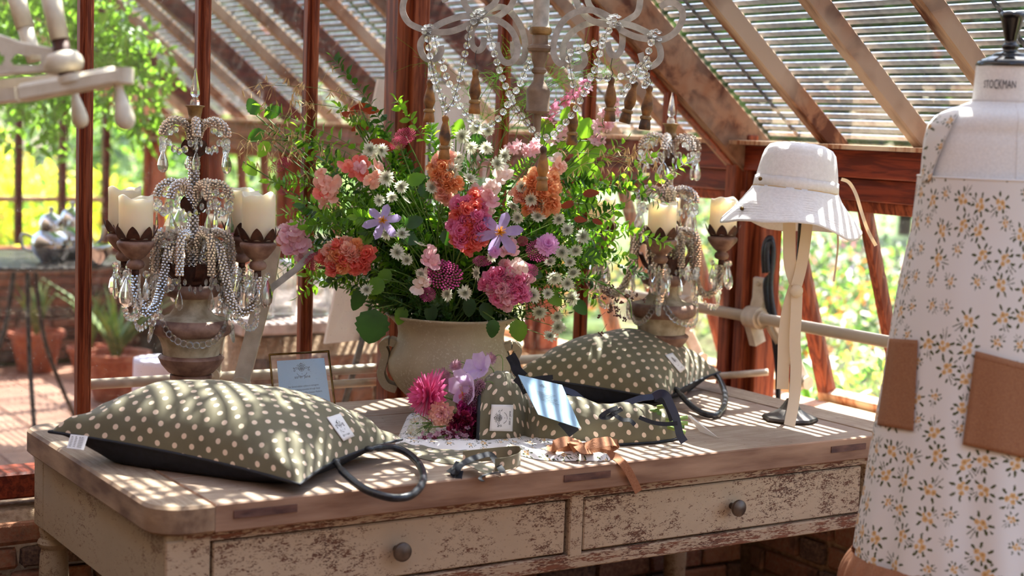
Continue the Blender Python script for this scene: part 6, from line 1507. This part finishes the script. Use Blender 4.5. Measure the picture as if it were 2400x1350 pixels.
def hatring(prof, n=72, wav=0.0, sd=0, uvh=1):
    mb = MB(); V = []; F = []; m_ = len(prof)
    for i, (r, z) in enumerate(prof):
        f = i/(m_-1)
        for k in range(n):
            a = 2*pi*k/n; w = wav*f**1.4*(sin(3*a+.6)*.012+sin(5*a+2)*.006); rr_ = r*.955; c = HR @ Vector((cos(a)*rr_, sin(a)*rr_*.95, -z+w+.0022*nz3((cos(a)*3, sin(a)*3, z*30), 1.6, sd)))
            V.append(HC+tl_ @ c)
    for i in range(m_-1):
        for k in range(n): F.append((i*n+k, (i+1)*n+k, (i+1)*n+(k+1) % n, i*n+(k+1) % n))
    return mb.add(V, F)
crown = [(.0005, 0), (.04, .001), (.07, .005), (.088, .013), (.098, .026), (.104, .045), (.109, .07), (.113, .092), (.1145, .098)]
o = hatring(crown, sd=1).build('crown', M['hat'], ht_); solid(o, .002, 1)
o = hatring([(.1165, .096), (.1175, .110), (.119, .124)], sd=2).build('band', M['hat'], ht_); solid(o, .002, 1)
hatring([(.121, .1235), (.1225, .126), (.121, .1285)], sd=2).build('braid', M['hattrim'], ht_)
brim = [(.119, .126)]+[(.119+.079*(i/14)**1.05, .126+.100*(i/14)**.92) for i in range(1, 15)]
o = hatring(brim, wav=1, sd=3).build('brim', M['hat'], ht_); solid(o, .0025, 1)
mb = MB()
for i in range(2, 14, 1):
    r, z = brim[i]; n = 72; P = []
    for k in range(n):
        a = 2*pi*k/n; f = i/14; w = f**1.4*(sin(3*a+.6)*.012+sin(5*a+2)*.006); c = HR @ Vector((cos(a)*(r*.955+.0012), sin(a)*(r*.955+.0012)*.95, -z+w+.002)); P.append(HC+tl_ @ c)
    mb.tube(P, .0006, 4, closed=True)
mb.build('stitching', M['hat'], o, kind='stuff')
for px, py, dd in ((1782, 419, .015), (1739, 489, .055)):
    SB = at(px, py, D=DH-.07); MB().ball(SB, .0055, 10, 6, (1, 1, 1)).build('press_stud', M['brass'], ht_)
def strap(name, L, w, D=DH, nr=None, mat='strap'):
    P = cr(PL(L, D), 7); return MB().tube(P, 0, flat=(w, .0014), nrm=nr or -FH).build(name, M[mat], ht_, 40)
strap('neck_tie', [(1850, 500, -.02), (1850, 560, -.025), (1852, 620, -.03), (1866, 668, -.035)], .034)
strap('neck_tie', [(1893, 510, -.02), (1888, 560, -.03), (1878, 625, -.035), (1866, 672, -.045)], .030)
strap('neck_tie', [(1862, 672, -.035), (1846, 730, -.04), (1838, 790, -.04), (1836, 850, -.04), (1834, 912, -.04)], .032)
strap('neck_tie', [(1868, 682, -.055), (1866, 740, -.055), (1863, 800, -.055), (1866, 860, -.055), (1862, 930, -.06), (1850, 998, -.085)], .030)
MB().ball(at(1867, 682, D=DH-.06), .018, 12, 8, (1.15, .7, 1)).build('knot', M['strap'], ht_)
strap('cord', [(1972, 420, -.05), (1990, 428, -.07), (2006, 455, -.08), (2020, 500, -.09), (2034, 540, -.09), (2053, 576, -.09)], .009)
strap('cord', [(1962, 530, .0), (1964, 570, .0), (1960, 615, .0), (1954, 660, .0)], .005)

# ------------------------------------------------------------ dress form and dress
AX = Vector((2.545, 2.16, 0)); 
def axz(px, py):
    """height and half width of a silhouette pixel in the upright plane through the form's axis"""
    d = ray(px, py); t_ = (AX-EYE).dot(FH)/d.dot(FH); p = EYE+d*t_; return p.z, abs((p-AX).dot(RH))
out_form = [(2292, 150), (2288, 200), (2286, 232), (2276, 241), (2250, 247), (2222, 256), (2196, 270), (2176, 292), (2166, 330), (2160, 400), (2152, 460), (2146, 520)]
out_dress = [(2176, 290), (2165, 330), (2158, 400), (2150, 470), (2140, 540), (2126, 600), (2112, 660), (2098, 740), (2088, 800), (2072, 900), (2054, 1000), (2042, 1080), (2030, 1160), (2016, 1240), (2008, 1300), (2000, 1352), (1992, 1420)]
def table_of(L): 
    T_ = sorted(axz(*q) for q in L); zs = [a for a, b in T_]; ws = [b for a, b in T_]; return lambda z: float(np.interp(z, zs, ws))
wF, wD = table_of(out_form), table_of(out_dress)
def sect(w, z, a, r0=.0, fold=0, bf=None):
    b = w*(bf if bf is not None else .72); k = 1+fold*(.020*sin(9*a+1.3)+.012*sin(17*a+z*4)+.012*nz3((cos(a)*2, sin(a)*2, z*1.2), 1.5, 3)); return AX+RH*sin(a)*(w*k+r0)-FH*cos(a)*(b*k+r0)+ZZ*z
fm = thing('dress_form', Vector((AX.x, AX.y, 0)), 'white canvas tailor form with a black turned neck finial', 'dress form')
z_neck, z_ntop = axz(2286, 236)[0], axz(2292, 152)[0]; z_low = axz(2146, 520)[0]
def bfz(z):  # flatter at the shoulders, round at the neck
    return float(np.interp(z, [z_low-.5, z_low, z_neck-.06, z_neck-.01, z_neck, z_ntop], [.75, .72, .62, .75, .95, .98]))
mb = MB(); mb.grid(lambda u, v: sect(wF(z_low-.1+(z_neck-.001-z_low+.1)*v) if v > .2 else wF(z_low), z_low-.1+(z_neck-.001-z_low+.1)*v, u*2*pi, bf=bfz(z_low-.1+(z_neck-z_low+.1)*v)), 64, 44, closed_u=True); mb.build('torso', M['canvas'], fm)
NW = wF(z_neck); NT_ = wF(z_ntop)
mb = MB(); neck = lambda u, v: sect(NW+(NT_-NW)*v, z_neck+(z_ntop-z_neck)*v-.004*(1-v), u*2*pi, .001, bf=.96); mb.grid(neck, 48, 8, closed_u=True); mb.build('neck', M['canvas'], fm)
cap = Vector((AX.x, AX.y, z_ntop)); kd = pj(cap)[2]/F_PX
MB().lathe(cap-ZZ*.002, [(0, 0), (NT_*1.03, .0), (NT_*1.05, .004), (NT_*.98, .012), (NT_*.72, .021), (NT_*.55, .025), (NT_*.56, .028), (NT_*.45, .032), (NT_*.30, .034), (.013, .038), (.016, .044), (.019, .048), (.014, .053), (.011, .057), (.012, .062), (.0145, .075), (.0225, .112), (.0245, .120), (.023, .127), (.012, .130), (0, .131)], 36, ax=Matrix.Diagonal((1, 1, .84))).build('finial', M['black'], fm)
# lettering wrapped round the neck
mb = MB(); V, Fc, w = text_pts('STOCKMAN')
hs = .0195; a_c = math.asin(max(-1, min(1, (2325-pj(cap)[0])*kd/NW)))
zc_ = axz(2290, 195)[0]-.002
def nk(x, y):
    a = a_c+(x-w/2)*hs*.60/NW; big = 1-.35*abs((x-w/2)/(w/2)); return sect(NW, zc_+(y-.35)*hs*(1.15*big+.25), a, .0022, bf=.96)
mb.add([nk(x, y) for x, y in V], Fc).build('lettering', M['ink'], fm, False)
sm = MB(); sm.tube([sect(NW, z_neck+.001, 2*pi*k/60, .0018, bf=.96) for k in range(60)], .0007, 4, closed=True); sm.tube([sect(wF(z), z, -.03, .001, bf=bfz(z)) for z in np.linspace(z_neck-.002, z_low, 24)], .0006, 4); sm.build('seam', M['white'], fm)
MB().tube([(AX.x, AX.y, 0), (AX.x, AX.y, z_low)], .018, 12).build('stand_pole', M['black'], fm)
mb = MB()
for k in range(3): a = k*2*pi/3; mb.tube(cr([(AX.x, AX.y, .30), (AX.x+.12*cos(a), AX.y+.12*sin(a), .16), (AX.x+.25*cos(a), AX.y+.25*sin(a), .012)]), .012, 8)
mb.build('stand_leg', M['black'], fm)

dr = thing('apron_dress', Vector((AX.x, AX.y, .5)), 'cream sleeveless dress with small yellow flower sprigs and brown pockets', 'dress')
z_top, z_hem = axz(2158, 412)[0]+.0, axz(2008, 1300)[0]
def dz(v): return z_hem+(z_top-z_hem)*v
def dsurf(a, z, off=.006):
    f = min(1, max(0, (z_top-z)/(z_top-z_hem))); b = .72+.06*f
    p = sect(wD(z)-.003, z, a, off, fold=1.4*f**1.3, bf=b); return p
o = MB().grid(lambda u, v: dsurf(u*2*pi-pi, dz(v)), 150, 90, uv=lambda u, v: (u*1.45, v*(z_top-z_hem)*1.0)).build('body', M['floral'], dr); 
SD = samples([v.co for v in o.data.vertices if (v.co-AX).dot(FH) < 0])
def rim_tube(z, r, mat, name): MB().tube([dsurf(2*pi*k/80, z) for k in range(80)], r, 6, closed=True).build(name, M[mat], dr)
rim_tube(z_top, .002, 'floral', 'neck_edge')
# shoulder straps
SF = samples([sect(wF(z), z, a, .004, bf=bfz(z)) for z in np.linspace(z_low, z_neck-.001, 90) for a in np.linspace(-pi*.6, pi*.6, 160)])
def strapfn(L_, off):
    def fn(u, v):
        q_ = v*(len(L_)-1); i = min(int(q_), len(L_)-2); f_ = q_-i; (a, b), (c, d) = L_[i], L_[i+1]
        x = (a[0]*(1-f_)+c[0]*f_)*(1-u)+(b[0]*(1-f_)+d[0]*f_)*u; y = (a[1]*(1-f_)+c[1]*f_)*(1-u)+(b[1]*(1-f_)+d[1]*f_)*u
        return at(x, y, D=depth_on(SF, x, y)-off)
    return fn
Ls = [((2160, 428), (2180, 424)), ((2163, 380), (2193, 380)), ((2167, 335), (2212, 335)), ((2177, 293), (2232, 290)), ((2200, 268), (2252, 252))]
o = MB().grid(strapfn(Ls, .006), 8, 24, uv=lambda u, v: (u*.05+.3, v*.16)).build('shoulder_strap', M['floral'], dr); solid(o, .0016, 0)
Lr = [((2395, 432), (2425, 436)), ((2400, 380), (2430, 385)), ((2405, 320), (2450, 320)), ((2420, 268), (2460, 290))]
MB().grid(lambda u, v: (lambda a, z: sect(wF(z), z, a, .007, bf=bfz(z)))(.55+.35*u-.1*v, z_top-.01+(z_neck-.03-z_top)*v), 8, 20, uv=lambda u, v: (u*.05, v*.16)).build('shoulder_strap', M['floral'], dr)
def pocket(quad, mat, lab):
    f_ = stick(SD, quad, 1, 1, .006); o = MB().grid(f_, 14, 22).build('pocket', M[mat], dr, label=lab); solid(o, .002, 0)
    sub = MB().tube([f_(u/10, .06)-FH*.0015 for u in range(11)], .0006, 4).build('stitching', M['brown'], o)
pocket([(2085, 793), (2151, 797), (2140, 1010), (2056, 996)], 'brownp', 'tan side pocket')
pocket([(2286, 822), (2440, 862), (2440, 1082), (2256, 1042)], 'brownp', 'tan front pocket')
def ruf(u, v):
    a = u*2*pi-pi; z = z_hem+.004-.24*v; g_ = .004+.045*v**.7; k = sin(a*38+2*nz3((cos(a)*3, sin(a)*3, 0), 1.5, 2))
    p = sect(wD(z_hem)+.004, z, a, g_*(1+.22*k)+.012*sin(pi*min(1, v*3))*.5, bf=.78); return p
MB().grid(ruf, 420, 16).build('hem_ruffle', M['brown'], dr)
